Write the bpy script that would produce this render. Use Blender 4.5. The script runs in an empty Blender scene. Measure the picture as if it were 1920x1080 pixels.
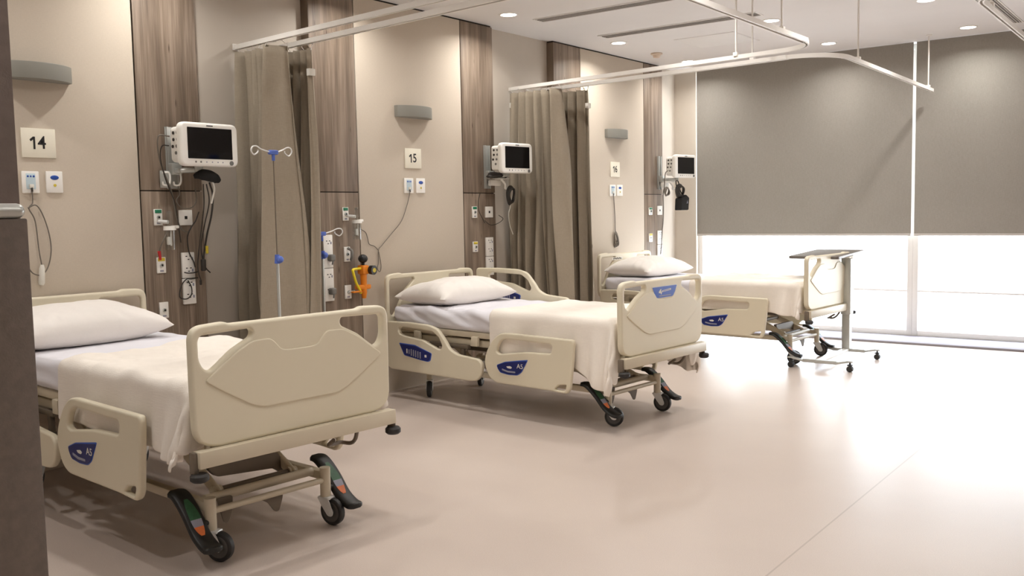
import bpy, bmesh, math, random
from mathutils import Vector, Matrix, noise
from math import sin, cos, pi, radians, hypot

random.seed(7)
scene = bpy.context.scene
COL = scene.collection
CEIL = 3.046

# ------------------------------------------------------------------ materials
MATS = {}
def srgb(r, g, b):
    f = lambda c: (c / 255 / 12.92) if c / 255 <= 0.04045 else ((c / 255 + 0.055) / 1.055) ** 2.4
    return (f(r), f(g), f(b), 1.0)

def mat(name, rgb, rough=0.5, metal=0.0, var=0.06, scale=8.0, bump=0.0, bscale=200.0, spec=0.5, stretch=None,
        trans=0.0, coat=0.0, sheen=0.0):
    """plain surface with a little procedural colour variation and optional fine bump"""
    m = bpy.data.materials.new(name); m.use_nodes = True
    nt = m.node_tree; n = nt.nodes; l = nt.links
    bs = n['Principled BSDF']
    bs.inputs['Roughness'].default_value = rough
    bs.inputs['Metallic'].default_value = metal
    bs.inputs['Specular IOR Level'].default_value = spec
    bs.inputs['Transmission Weight'].default_value = trans
    bs.inputs['Coat Weight'].default_value = coat
    bs.inputs['Sheen Weight'].default_value = sheen
    tc = n.new('ShaderNodeTexCoord')
    mp = n.new('ShaderNodeMapping')
    if stretch: mp.inputs['Scale'].default_value = stretch
    l.new(tc.outputs['Object'], mp.inputs['Vector'])
    nz = n.new('ShaderNodeTexNoise'); nz.inputs['Scale'].default_value = scale; nz.inputs['Detail'].default_value = 4
    l.new(mp.outputs['Vector'], nz.inputs['Vector'])
    rp = n.new('ShaderNodeValToRGB')
    c = srgb(*rgb)
    rp.color_ramp.elements[0].position = 0.3; rp.color_ramp.elements[1].position = 0.7
    rp.color_ramp.elements[0].color = tuple(max(0, v * (1 - var)) for v in c[:3]) + (1,)
    rp.color_ramp.elements[1].color = tuple(min(1, v * (1 + var)) for v in c[:3]) + (1,)
    l.new(nz.outputs['Fac'], rp.inputs['Fac']); l.new(rp.outputs['Color'], bs.inputs['Base Color'])
    if bump:
        nb = n.new('ShaderNodeTexNoise'); nb.inputs['Scale'].default_value = bscale; nb.inputs['Detail'].default_value = 3
        l.new(mp.outputs['Vector'], nb.inputs['Vector'])
        bp = n.new('ShaderNodeBump'); bp.inputs['Strength'].default_value = bump; bp.inputs['Distance'].default_value = 0.01
        l.new(nb.outputs['Fac'], bp.inputs['Height']); l.new(bp.outputs['Normal'], bs.inputs['Normal'])
    MATS[name] = m
    return m

def emis(name, rgb, strength):
    m = bpy.data.materials.new(name); m.use_nodes = True
    nt = m.node_tree; n = nt.nodes; n.remove(n['Principled BSDF'])
    e = n.new('ShaderNodeEmission'); e.inputs['Color'].default_value = (*rgb, 1); e.inputs['Strength'].default_value = strength
    nt.links.new(e.outputs[0], n['Material Output'].inputs['Surface'])
    MATS[name] = m

def wood(name, dark, mid, light):
    m = bpy.data.materials.new(name); m.use_nodes = True
    nt = m.node_tree; n = nt.nodes; l = nt.links; bs = n['Principled BSDF']
    bs.inputs['Roughness'].default_value = 0.5; bs.inputs['Specular IOR Level'].default_value = 0.3
    g = n.new('ShaderNodeNewGeometry')
    mp = n.new('ShaderNodeMapping'); mp.inputs['Scale'].default_value = (1, 9, 0.55)
    l.new(g.outputs['Position'], mp.inputs['Vector'])
    n1 = n.new('ShaderNodeTexNoise'); n1.inputs['Scale'].default_value = 1.6; n1.inputs['Detail'].default_value = 6; n1.inputs['Distortion'].default_value = 0.5
    l.new(mp.outputs[0], n1.inputs['Vector'])
    mp2 = n.new('ShaderNodeMapping'); mp2.inputs['Scale'].default_value = (1, 60, 1.6)
    l.new(g.outputs['Position'], mp2.inputs['Vector'])
    n2 = n.new('ShaderNodeTexNoise'); n2.inputs['Scale'].default_value = 2.2; n2.inputs['Detail'].default_value = 4
    l.new(mp2.outputs[0], n2.inputs['Vector'])
    mx = n.new('ShaderNodeMath'); mx.operation = 'MULTIPLY_ADD'; mx.inputs[1].default_value = 0.35
    l.new(n2.outputs['Fac'], mx.inputs[0])
    m3 = n.new('ShaderNodeMath'); m3.operation = 'MULTIPLY'; m3.inputs[1].default_value = 0.65
    l.new(n1.outputs['Fac'], m3.inputs[0]); l.new(m3.outputs[0], mx.inputs[2])
    rp = n.new('ShaderNodeValToRGB'); e = rp.color_ramp.elements
    e[0].position = 0.33; e[0].color = srgb(*dark); e[1].position = 0.68; e[1].color = srgb(*light)
    k = e.new(0.5); k.color = srgb(*mid)
    l.new(mx.outputs[0], rp.inputs['Fac'])
    # knots: thin dark flecks stretched along the grain
    mp4 = n.new('ShaderNodeMapping'); mp4.inputs['Scale'].default_value = (1, 16, 3.2)
    l.new(g.outputs['Position'], mp4.inputs['Vector'])
    vo = n.new('ShaderNodeTexVoronoi'); vo.inputs['Scale'].default_value = 1.0
    l.new(mp4.outputs[0], vo.inputs['Vector'])
    kr = n.new('ShaderNodeValToRGB'); kr.color_ramp.elements[0].position = 0.03; kr.color_ramp.elements[1].position = 0.11
    kr.color_ramp.elements[0].color = (0.35, 0.32, 0.3, 1); kr.color_ramp.elements[1].color = (1, 1, 1, 1)
    l.new(vo.outputs['Distance'], kr.inputs['Fac'])
    ml = n.new('ShaderNodeMix'); ml.data_type = 'RGBA'; ml.blend_type = 'MULTIPLY'; ml.inputs['Factor'].default_value = 1
    l.new(rp.outputs['Color'], ml.inputs['A']); l.new(kr.outputs['Color'], ml.inputs['B'])
    l.new(ml.outputs['Result'], bs.inputs['Base Color'])
    MATS[name] = m

def floor_mat():
    m = bpy.data.materials.new('vinyl floor'); m.use_nodes = True
    nt = m.node_tree; n = nt.nodes; l = nt.links; bs = n['Principled BSDF']
    bs.inputs['Specular IOR Level'].default_value = 0.5
    g = n.new('ShaderNodeNewGeometry')
    n1 = n.new('ShaderNodeTexNoise'); n1.inputs['Scale'].default_value = 0.8; n1.inputs['Detail'].default_value = 5
    l.new(g.outputs['Position'], n1.inputs['Vector'])
    n2 = n.new('ShaderNodeTexNoise'); n2.inputs['Scale'].default_value = 260; n2.inputs['Detail'].default_value = 2
    l.new(g.outputs['Position'], n2.inputs['Vector'])
    ad = n.new('ShaderNodeMath'); ad.operation = 'MULTIPLY_ADD'; ad.inputs[1].default_value = 0.5
    l.new(n2.outputs['Fac'], ad.inputs[0])
    hf = n.new('ShaderNodeMath'); hf.operation = 'MULTIPLY'; hf.inputs[1].default_value = 0.5
    l.new(n1.outputs['Fac'], hf.inputs[0]); l.new(hf.outputs[0], ad.inputs[2])
    rp = n.new('ShaderNodeValToRGB'); e = rp.color_ramp.elements
    e[0].position = 0.35; e[0].color = srgb(190, 175, 165); e[1].position = 0.65; e[1].color = srgb(208, 194, 184)
    l.new(ad.outputs[0], rp.inputs['Fac'])
    # welded seam between two vinyl sheets
    sx = n.new('ShaderNodeSeparateXYZ'); l.new(g.outputs['Position'], sx.inputs[0])
    s1 = n.new('ShaderNodeMath'); s1.operation = 'SUBTRACT'; s1.inputs[1].default_value = 3.88; l.new(sx.outputs['X'], s1.inputs[0])
    s2 = n.new('ShaderNodeMath'); s2.operation = 'ABSOLUTE'; l.new(s1.outputs[0], s2.inputs[0])
    s3 = n.new('ShaderNodeMath'); s3.operation = 'LESS_THAN'; s3.inputs[1].default_value = 0.004; l.new(s2.outputs[0], s3.inputs[0])
    s4 = n.new('ShaderNodeMath'); s4.operation = 'MULTIPLY'; s4.inputs[1].default_value = 0.35; l.new(s3.outputs[0], s4.inputs[0])
    mx = n.new('ShaderNodeMix'); mx.data_type = 'RGBA'; mx.inputs['B'].default_value = srgb(120, 105, 92)
    l.new(s4.outputs[0], mx.inputs['Factor']); l.new(rp.outputs['Color'], mx.inputs['A'])
    l.new(mx.outputs['Result'], bs.inputs['Base Color'])
    rr = n.new('ShaderNodeMapRange'); rr.inputs['To Min'].default_value = 0.29; rr.inputs['To Max'].default_value = 0.36
    l.new(n1.outputs['Fac'], rr.inputs['Value']); l.new(rr.outputs[0], bs.inputs['Roughness'])
    bp = n.new('ShaderNodeBump'); bp.inputs['Strength'].default_value = 0.05; bp.inputs['Distance'].default_value = 0.003
    l.new(n2.outputs['Fac'], bp.inputs['Height']); l.new(bp.outputs['Normal'], bs.inputs['Normal'])
    MATS['vinyl floor'] = m

def weave(name, rgb, var=0.08, scale=320.0, bump=0.25, rough=0.9, big=2.0):
    """woven cloth: crossed fine waves over a soft large variation"""
    m = bpy.data.materials.new(name); m.use_nodes = True
    nt = m.node_tree; n = nt.nodes; l = nt.links; bs = n['Principled BSDF']
    bs.inputs['Roughness'].default_value = rough; bs.inputs['Specular IOR Level'].default_value = 0.15
    bs.inputs['Sheen Weight'].default_value = 0.1
    tc = n.new('ShaderNodeTexCoord')
    n1 = n.new('ShaderNodeTexNoise'); n1.inputs['Scale'].default_value = big; n1.inputs['Detail'].default_value = 5
    l.new(tc.outputs['Object'], n1.inputs['Vector'])
    mpa = n.new('ShaderNodeMapping'); mpa.inputs['Scale'].default_value = (1, 1, 0.12)
    mpb = n.new('ShaderNodeMapping'); mpb.inputs['Scale'].default_value = (0.12, 0.12, 1)
    l.new(tc.outputs['Object'], mpa.inputs[0]); l.new(tc.outputs['Object'], mpb.inputs[0])
    na = n.new('ShaderNodeTexNoise'); na.inputs['Scale'].default_value = scale; l.new(mpa.outputs[0], na.inputs['Vector'])
    nb = n.new('ShaderNodeTexNoise'); nb.inputs['Scale'].default_value = scale; l.new(mpb.outputs[0], nb.inputs['Vector'])
    ad = n.new('ShaderNodeMath'); l.new(na.outputs['Fac'], ad.inputs[0]); l.new(nb.outputs['Fac'], ad.inputs[1])
    a2 = n.new('ShaderNodeMath'); a2.operation = 'MULTIPLY_ADD'; a2.inputs[1].default_value = 0.35; l.new(ad.outputs[0], a2.inputs[0])
    a3 = n.new('ShaderNodeMath'); a3.operation = 'MULTIPLY'; a3.inputs[1].default_value = 0.3; l.new(n1.outputs['Fac'], a3.inputs[0])
    l.new(a3.outputs[0], a2.inputs[2])
    rp = n.new('ShaderNodeValToRGB'); c = srgb(*rgb)
    rp.color_ramp.elements[0].position = 0.35; rp.color_ramp.elements[1].position = 0.65
    rp.color_ramp.elements[0].color = tuple(v * (1 - var) for v in c[:3]) + (1,)
    rp.color_ramp.elements[1].color = tuple(min(1, v * (1 + var)) for v in c[:3]) + (1,)
    l.new(a2.outputs[0], rp.inputs['Fac']); l.new(rp.outputs['Color'], bs.inputs['Base Color'])
    bp = n.new('ShaderNodeBump'); bp.inputs['Strength'].default_value = bump; bp.inputs['Distance'].default_value = 0.002
    l.new(ad.outputs[0], bp.inputs['Height']); l.new(bp.outputs['Normal'], bs.inputs['Normal'])
    MATS[name] = m

def glass_mat(name, tint=(1, 1, 1), gl=0.06):
    m = bpy.data.materials.new(name); m.use_nodes = True
    nt = m.node_tree; n = nt.nodes; l = nt.links; n.remove(n['Principled BSDF'])
    tr = n.new('ShaderNodeBsdfTransparent'); tr.inputs['Color'].default_value = (*tint, 1)
    g = n.new('ShaderNodeBsdfGlossy'); g.inputs['Roughness'].default_value = 0.02
    mx = n.new('ShaderNodeMixShader')
    nz = n.new('ShaderNodeTexNoise'); nz.inputs['Scale'].default_value = 3
    mr = n.new('ShaderNodeMapRange'); mr.inputs['To Min'].default_value = gl * 0.8; mr.inputs['To Max'].default_value = gl * 1.2
    l.new(nz.outputs['Fac'], mr.inputs['Value']); l.new(mr.outputs[0], mx.inputs['Fac'])
    l.new(tr.outputs[0], mx.inputs[1]); l.new(g.outputs[0], mx.inputs[2])
    l.new(mx.outputs[0], n['Material Output'].inputs['Surface'])
    MATS[name] = m

floor_mat()
weave('wall fabric', (202, 190, 174), var=0.05, scale=420, bump=0.15, big=1.2)
wood('wood laminate', (98, 84, 72), (131, 115, 100), (164, 147, 131))
mat('recess paint', (200, 190, 177), 0.8, var=0.03, scale=3, bump=0.05)
mat('reveal black', (38, 32, 28), 0.8)
mat('ceiling paint', (230, 227, 225), 0.9, var=0.015, scale=2)
mat('white paint', (235, 233, 230), 0.6, var=0.02, scale=2)
weave('blind cloth', (150, 145, 138), var=0.1, scale=300, bump=0.1, big=1.5)
weave('curtain cloth', (158, 146, 129), var=0.09, scale=260, bump=0.3, big=3)
mat('bed plastic', (222, 213, 190), 0.42, var=0.015, scale=3, bump=0.03, bscale=600)
mat('bed steel', (205, 194, 172), 0.4, var=0.03, scale=6)
mat('dark steel', (112, 100, 86), 0.5, var=0.06, scale=6)
mat('chrome', (234, 234, 232), 0.3, metal=0.15, var=0.03)
mat('rubber', (42, 40, 39), 0.55, var=0.08, scale=20)
mat('tyre grey', (88, 86, 84), 0.5, var=0.05, scale=20)
mat('hub grey', (120, 118, 114), 0.45, var=0.05, scale=20)
mat('pedal black', (27, 26, 24), 0.45, var=0.1, scale=15)
mat('pedal green', (52, 96, 66), 0.5, var=0.12, scale=60)
mat('pedal orange', (222, 118, 62), 0.5, var=0.1, scale=60)
mat('label white', (228, 224, 214), 0.5, var=0.03)
mat('badge blue', (30, 40, 104), 0.3, var=0.08, scale=20)
mat('badge light blue', (66, 100, 190), 0.3, var=0.06, scale=20)
mat('print grey', (150, 150, 165), 0.5, var=0.05)
mat('print dark', (60, 58, 56), 0.6, var=0.05)
weave('cotton sheet', (228, 226, 232), var=0.02, scale=500, bump=0.08, rough=0.95, big=6)
weave('cotton pillowcase', (236, 230, 224), var=0.02, scale=500, bump=0.08, rough=0.95, big=6)
weave('cellular blanket', (239, 231, 221), var=0.03, scale=240, bump=0.3, rough=0.95, big=9)
mat('white plastic', (248, 246, 240), 0.35, var=0.015, scale=5)
mat('plate plastic', (244, 241, 235), 0.4, var=0.015, scale=5)
mat('sign cream', (238, 232, 214), 0.5, var=0.02, scale=6)
mat('sign print', (22, 20, 20), 0.5, var=0.05)
mat('lamp grey', (140, 138, 130), 0.5, var=0.03, scale=5)
mat('screen', (9, 9, 12), 0.12, var=0.1, scale=3)
mat('aluminium', (198, 200, 196), 0.35, metal=0.6, var=0.03, scale=6)
mat('track white', (238, 234, 228), 0.4, var=0.02, scale=5)
mat('cable grey', (112, 104, 94), 0.5, var=0.06, scale=30)
mat('cable dark', (52, 47, 42), 0.5, var=0.06, scale=30)
mat('cable white', (226, 222, 212), 0.5, var=0.03, scale=30)
mat('black cloth', (24, 23, 23), 0.8, var=0.15, scale=20, bump=0.2)
mat('gas green', (36, 122, 88), 0.4, var=0.06, scale=20)
mat('gas yellow', (212, 190, 60), 0.4, var=0.06, scale=20)
mat('red tip', (186, 36, 40), 0.4, var=0.06, scale=20)
mat('icon blue', (34, 78, 168), 0.4, var=0.05, scale=20)
mat('panel tint', (196, 214, 222), 0.4, var=0.03, scale=20)
mat('iv blue', (86, 112, 196), 0.4, var=0.06, scale=20)
mat('orange body', (236, 138, 34), 0.4, var=0.05, scale=20)
mat('yellow hose', (238, 214, 40), 0.4, var=0.04, scale=20)
mat('knob black', (30, 29, 30), 0.35, var=0.1, scale=20)
mat('vent grey', (190, 184, 179), 0.6, var=0.03, scale=5)
mat('vent dark', (128, 121, 117), 0.7, var=0.05, scale=5)
mat('smoke cream', (214, 196, 178), 0.5, var=0.03, scale=5)
mat('partition laminate', (126, 114, 106), 0.6, var=0.1, scale=60, bump=0.1, bscale=300)
mat('partition brown', (110, 96, 88), 0.6, var=0.08, scale=40, bump=0.1, bscale=200)
mat('kerb', (140, 137, 143), 0.85, var=0.02, scale=3, spec=0.2)
mat('table top laminate', (110, 104, 98), 0.4, var=0.04, scale=6)
mat('terrace', (232, 230, 226), 0.9, var=0.03, scale=1.5)
glass_mat('window glass')
glass_mat('clear plastic', (0.93, 0.95, 0.95), 0.16)
emis('lamp lens', (1.0, 0.93, 0.82), 14.0)

# ------------------------------------------------------------------ geometry helpers
AX = {  # plane name -> columns u, v, w
    'X': (Vector((0, 1, 0)), Vector((0, 0, 1)), Vector((1, 0, 0))),
    '-Y': (Vector((1, 0, 0)), Vector((0, 0, 1)), Vector((0, -1, 0))),
    'Z': (Vector((1, 0, 0)), Vector((0, 1, 0)), Vector((0, 0, 1))),
    '-Z': (Vector((1, 0, 0)), Vector((0, -1, 0)), Vector((0, 0, -1))),
}
def frame(axes, origin):
    u, v, w = AX[axes]
    return Matrix(((u.x, v.x, w.x, origin[0]), (u.y, v.y, w.y, origin[1]), (u.z, v.z, w.z, origin[2]), (0, 0, 0, 1)))

def rnd(pts, r, seg=5, closed=True):
    """round the corners of a polygon"""
    out = []; n = len(pts)
    for i in range(n):
        p = Vector(pts[i]).to_2d()
        a = Vector(pts[i - 1]).to_2d() - p; b = Vector(pts[(i + 1) % n]).to_2d() - p
        k = min(r, a.length * 0.48, b.length * 0.48)
        p0 = p + a.normalized() * k; p1 = p + b.normalized() * k
        for s in range(seg + 1):
            t = s / seg
            out.append((p0 * (1 - t) ** 2 + p * 2 * t * (1 - t) + p1 * t * t)[:])
    return out

def spline(pts, n=8):
    P = [Vector(p) for p in pts]
    P = [P[0] * 2 - P[1]] + P + [P[-1] * 2 - P[-2]]
    out = []
    for i in range(1, len(P) - 2):
        for s in range(n):
            t = s / n
            a, b, c, d = P[i - 1], P[i], P[i + 1], P[i + 2]
            out.append(0.5 * ((2 * b) + (c - a) * t + (2 * a - 5 * b + 4 * c - d) * t * t + (3 * b - a - 3 * c + d) * t ** 3))
    out.append(P[-2])
    return out

class MB:
    def __init__(self):
        self.bm = bmesh.new(); self.mi = 0; self.mats = []
    def use(self, m):
        if m not in self.mats: self.mats.append(m)
        self.mi = self.mats.index(m); return self
    def _tag(self, faces):
        for f in faces: f.material_index = self.mi
    def box(self, c, s, bev=0.0, seg=2, rot=None):
        tmp = bmesh.new()
        bmesh.ops.create_cube(tmp, size=1.0)
        for v in tmp.verts: v.co = Vector((v.co.x * s[0], v.co.y * s[1], v.co.z * s[2]))
        if bev: bmesh.ops.bevel(tmp, geom=tmp.edges[:], offset=min(bev, min(s) * 0.49), segments=seg, profile=0.5, affect='EDGES')
        M = Matrix.Translation(c)
        if rot is not None: M = M @ (rot if isinstance(rot, Matrix) else Matrix.Rotation(rot[0], 4, rot[1]))
        self._merge(tmp, M); return self
    def box2(self, a, b, bev=0.0, seg=2):
        a, b = Vector(a), Vector(b)
        return self.box((a + b) / 2, [abs(x) for x in (b - a)], bev, seg)
    def _merge(self, tmp, M=None):
        if M is not None: bmesh.ops.transform(tmp, matrix=M, verts=tmp.verts)
        bmesh.ops.recalc_face_normals(tmp, faces=tmp.faces)
        vm = {v: self.bm.verts.new(v.co) for v in tmp.verts}
        for f in tmp.faces:
            try:
                g = self.bm.faces.new([vm[v] for v in f.verts]); g.material_index = self.mi
            except ValueError: pass
        tmp.free()
    def tube(self, pts, r, seg=10, caps=True, radii=None):
        P = [Vector(p) for p in pts]; n = len(P); tmp = bmesh.new(); rings = []
        T = [(P[min(i + 1, n - 1)] - P[max(i - 1, 0)]).normalized() for i in range(n)]
        u = T[0].orthogonal().normalized()
        for i in range(n):
            u = (u - T[i] * u.dot(T[i]))
            u = u.normalized() if u.length > 1e-6 else T[i].orthogonal().normalized()
            v = T[i].cross(u); k = radii[i] if radii else r
            rings.append([tmp.verts.new(P[i] + (u * cos(2 * pi * s / seg) + v * sin(2 * pi * s / seg)) * k) for s in range(seg)])
        for i in range(n - 1):
            for s in range(seg):
                tmp.faces.new((rings[i][s], rings[i][(s + 1) % seg], rings[i + 1][(s + 1) % seg], rings[i + 1][s]))
        if caps:
            tmp.faces.new(rings[0][::-1]); tmp.faces.new(rings[-1])
        self._merge(tmp); return self
    def cyl(self, a, b, r, r2=None, seg=20):
        return self.tube([a, b], r, seg, True, [r, r if r2 is None else r2])
    def lathe(self, prof, M, seg=28):
        """profile (radius, height) spun about local z, placed by M"""
        tmp = bmesh.new(); rings = []
        for (r, z) in prof:
            if r < 1e-6: rings.append([tmp.verts.new((0, 0, z))])
            else: rings.append([tmp.verts.new((r * cos(2 * pi * s / seg), r * sin(2 * pi * s / seg), z)) for s in range(seg)])
        for a, b in zip(rings, rings[1:]):
            for s in range(seg):
                t = (s + 1) % seg
                if len(a) == 1 and len(b) == 1: continue
                if len(a) == 1: tmp.faces.new((a[0], b[t], b[s]))
                elif len(b) == 1: tmp.faces.new((a[s], a[t], b[0]))
                else: tmp.faces.new((a[s], a[t], b[t], b[s]))
        self._merge(tmp, M); return self
    def ball(self, c, r, seg=16):
        tmp = bmesh.new(); bmesh.ops.create_uvsphere(tmp, u_segments=seg, v_segments=seg // 2, radius=1)
        s = r if hasattr(r, '__len__') else (r, r, r)
        self._merge(tmp, Matrix.Translation(c) @ Matrix.Diagonal((*s, 1))); return self
    def plate(self, outline, holes, w0, w1, axes, origin=(0, 0, 0), bev=0.0, bseg=2):
        """flat outline with holes, thick from w0 to w1 along the plane's normal"""
        cu = bpy.data.curves.new('tmp', 'CURVE'); cu.dimensions = '2D'; cu.fill_mode = 'BOTH'
        b = min(bev, abs(w1 - w0) * 0.49)
        cu.extrude = abs(w1 - w0) / 2 - b; cu.bevel_depth = b; cu.bevel_resolution = bseg
        if b: cu.offset = -b
        for loop in [outline] + list(holes):
            s = cu.splines.new('POLY'); s.points.add(len(loop) - 1)
            for p, q in zip(s.points, loop): p.co = (q[0], q[1], 0, 1)
            s.use_cyclic_u = True
        self._curve(cu, frame(axes, origin) @ Matrix.Translation((0, 0, (w0 + w1) / 2))); return self
    def text(self, body, size, axes, origin, depth=0.001, sx=1.0, shear=0.0, weight=0.0):
        cu = bpy.data.curves.new('tmp', 'FONT'); cu.body = body; cu.size = size; cu.extrude = depth
        cu.align_x = 'CENTER'; cu.align_y = 'CENTER'; cu.shear = shear; cu.offset = weight
        self._curve(cu, frame(axes, origin) @ Matrix.Diagonal((sx, 1, 1, 1))); return self
    def _curve(self, cu, M):
        ob = bpy.data.objects.new('tmp', cu); COL.objects.link(ob)
        dg = bpy.context.evaluated_depsgraph_get()
        me = bpy.data.meshes.new_from_object(ob.evaluated_get(dg))
        tmp = bmesh.new(); tmp.from_mesh(me)
        bmesh.ops.remove_doubles(tmp, verts=tmp.verts, dist=1e-5)
        bpy.data.objects.remove(ob); bpy.data.curves.remove(cu); bpy.data.meshes.remove(me)
        self._merge(tmp, M)
    def grid(self, nu, nv, fn):
        tmp = bmesh.new()
        V = [[tmp.verts.new(fn(i / nu, j / nv)) for j in range(nv + 1)] for i in range(nu + 1)]
        for i in range(nu):
            for j in range(nv):
                tmp.faces.new((V[i][j], V[i + 1][j], V[i + 1][j + 1], V[i][j + 1]))
        vm = {v: self.bm.verts.new(v.co) for v in tmp.verts}
        for f in tmp.faces:
            g = self.bm.faces.new([vm[v] for v in f.verts]); g.material_index = self.mi
        tmp.free(); return self
    def build(self, name, m=None, parent=None, angle=35, smooth=True, wn=False):
        me = bpy.data.meshes.new(name); self.bm.to_mesh(me); self.bm.free()
        if m is not None and not self.mats: self.mats = [m]
        for k in self.mats: me.materials.append(MATS[k])
        if smooth:
            for p in me.polygons: p.use_smooth = True
            me.set_sharp_from_angle(angle=radians(angle))
        o = bpy.data.objects.new(name, me); COL.objects.link(o)
        if parent is not None: o.parent = parent
        if wn:
            k = o.modifiers.new('normals', 'WEIGHTED_NORMAL'); k.keep_sharp = True
        return o

def tag(o, label, cat, group=None):
    o['label'] = label; o['category'] = cat
    if group: o['group'] = group
    return o
def struct(o):
    o['kind'] = 'structure'; return o
def thing(name, label, cat, loc=(0, 0, 0), rz=0.0, group=None):
    o = bpy.data.objects.new(name, None); COL.objects.link(o); o.empty_display_size = 0.1
    o.location = loc; o.rotation_euler = (0, 0, rz)
    return tag(o, label, cat, group)

# ------------------------------------------------------------------ the room
RX = 8.3; FY = -2.6; WY = 10.28
struct(MB().box2((-0.3, FY - 0.2, -0.12), (RX + 0.2, 10.5, 0)).build('floor', 'vinyl floor'))
struct(MB().box2((-0.3, FY - 0.2, CEIL), (RX + 0.2, 10.55, CEIL + 0.12)).build('ceiling', 'ceiling paint'))
struct(MB().box2((-0.3, FY, 0), (-0.08, 10.5, CEIL)).build('wall_left', 'recess paint'))
struct(MB().box2((RX, FY, 0), (RX + 0.15, 10.5, CEIL)).build('wall_right', 'recess paint'))
struct(MB().box2((-0.3, FY - 0.15, 0), (RX + 0.15, FY, CEIL)).build('wall_front', 'recess paint'))
b = MB()
b.box2((-0.08, WY, 0), (0.20, WY + 0.2, CEIL)); b.box2((5.2, WY, 0), (RX, WY + 0.2, CEIL))
struct(b.build('wall_back', 'recess paint'))
struct(MB().box2((0.20, 9.82, 0), (5.2, 10.42, 0.022), 0.004).build('trim_1', 'kerb'))

# bedhead panels: fabric in the middle, wood laminate each side, upper and lower boards
tn = 2
for (wa, wb, fa, fb_, wc, wd) in ((1.545, 1.97, 1.97, 3.18, 3.18, 3.605), (4.55, 4.98, 4.98, 6.21, 6.21, 6.645), (7.615, 8.08, 8.08, 9.38, 9.38, 9.81)):
    struct(MB().box2((-0.08, wa, 0.0), (-0.012, wd, CEIL)).build('trim_%d' % tn, 'reveal black')); tn += 1
    struct(MB().box2((-0.012, fa + .005, 0.0), (0, fb_ - .005, CEIL - .014), 0.002).build('trim_%d' % tn, 'wall fabric')); tn += 1
    for (ya, yb, side) in ((wa, wb, -1), (wc, wd, 1)):
        for (za, zb) in ((0.0, 1.569), (1.576, CEIL - .014)):
            b = MB(); g0 = .005
            b.box2((-0.012, ya + (0 if side < 0 else g0), za), (0, yb - (g0 if side < 0 else 0), zb), 0.0015)
            # the board returns to the wall at the outer edge
            ye = wa if side < 0 else wd
            b.box2((-0.08, ye - .006, za), (-0.001, ye + .006, zb), 0.001)
            struct(b.build('trim_%d' % tn, 'wood laminate')); tn += 1
b = MB()
b.box2((-0.02, FY, 0), (-0.08, 1.53, 0.08)); 
for (a, c) in ((3.62, 4.535), (6.66, 7.60), (9.825, WY)): b.box2((-0.08, a, 0), (-0.066, c, 0.08))
struct(b.build('baseboard_left', 'vent dark'))

# windows: floor-to-blind glazing in slim frames with one transom
def window(i, xa, xb):
    f = MB(); w = 0.055
    for x in (xa + w / 2, xb - w / 2): f.box2((x - w / 2, 10.34, 0.022), (x + w / 2, 10.43, CEIL), 0.004)
    for z, h in ((0.05, 0.056), (0.495, 0.02), (CEIL - .03, 0.06)): f.box2((xa + w, 10.345, z - h / 2), (xb - w, 10.425, z + h / 2), 0.003)
    w_ = struct(f.build('window_%d' % i, 'white paint'))
    struct(MB().box2((xa + w, 10.382, 0.08), (xb - w, 10.388, CEIL - .06)).build('window_pane', 'window glass', w_))
window(1, 0.20, 2.645); window(2, 2.645, 5.2)

# terrace outside the glazing
struct(MB().box2((-20, 10.55, -0.2), (30, 60, -0.06)).build('ground', 'terrace'))

# roller blinds
def blind(xa, xb, label):
    t = thing('roller_blind', label, 'window blind', ((xa + xb) / 2, 10.2, CEIL), 0, 'grey roller blinds on the end wall')
    h = (xb - xa) / 2; z0 = 1.078 - CEIL
    MB().box2((-h, -0.0015, z0 + .02), (h, 0.0015, -0.004)).build('blind_cloth', 'blind cloth', t)
    MB().box2((-h, -0.007, z0), (h, 0.007, z0 + .024), 0.004).build('bottom_bar', 'vent grey', t)
    MB().cyl((-h, 0.035, -0.05), (h, 0.035, -0.05), 0.028).build('roller_tube', 'aluminium', t)
    MB().tube([(h - .02, 0.03, -0.06), (h - .02, 0.03, z0 + .3)], 0.0025, 6).build('pull_cord', 'cable white', t)
blind(0.25, 2.658, 'grey woven roller blind over the left window, ending beside the headwall corner')
blind(2.688, 5.15, 'grey woven roller blind on the right window, cut by the right picture edge')

# foreground dark partition and low screen on the left
struct(MB().box2((2.86, -0.9, 0), (2.94, 1.077, CEIL), 0.003).build('wall_partition', 'partition brown'))
t = thing('privacy_screen', 'low dark taupe laminate screen with a metal top rail, nearest to the viewer', 'partition', (3.62, 0, 0))
b = MB(); b.box2((-0.025, 0.648, 0), (0.025, 0.755, 1.405), 0.003); b.box2((-0.02, -1.0, 0), (0.02, 0.646, 1.405), 0.003)
b.build('panel', 'partition laminate', t)
MB().box2((-0.03, -1.0, 1.405), (0.03, 0.753, 1.430), 0.012, 3).build('top_rail', 'aluminium', t)

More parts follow.
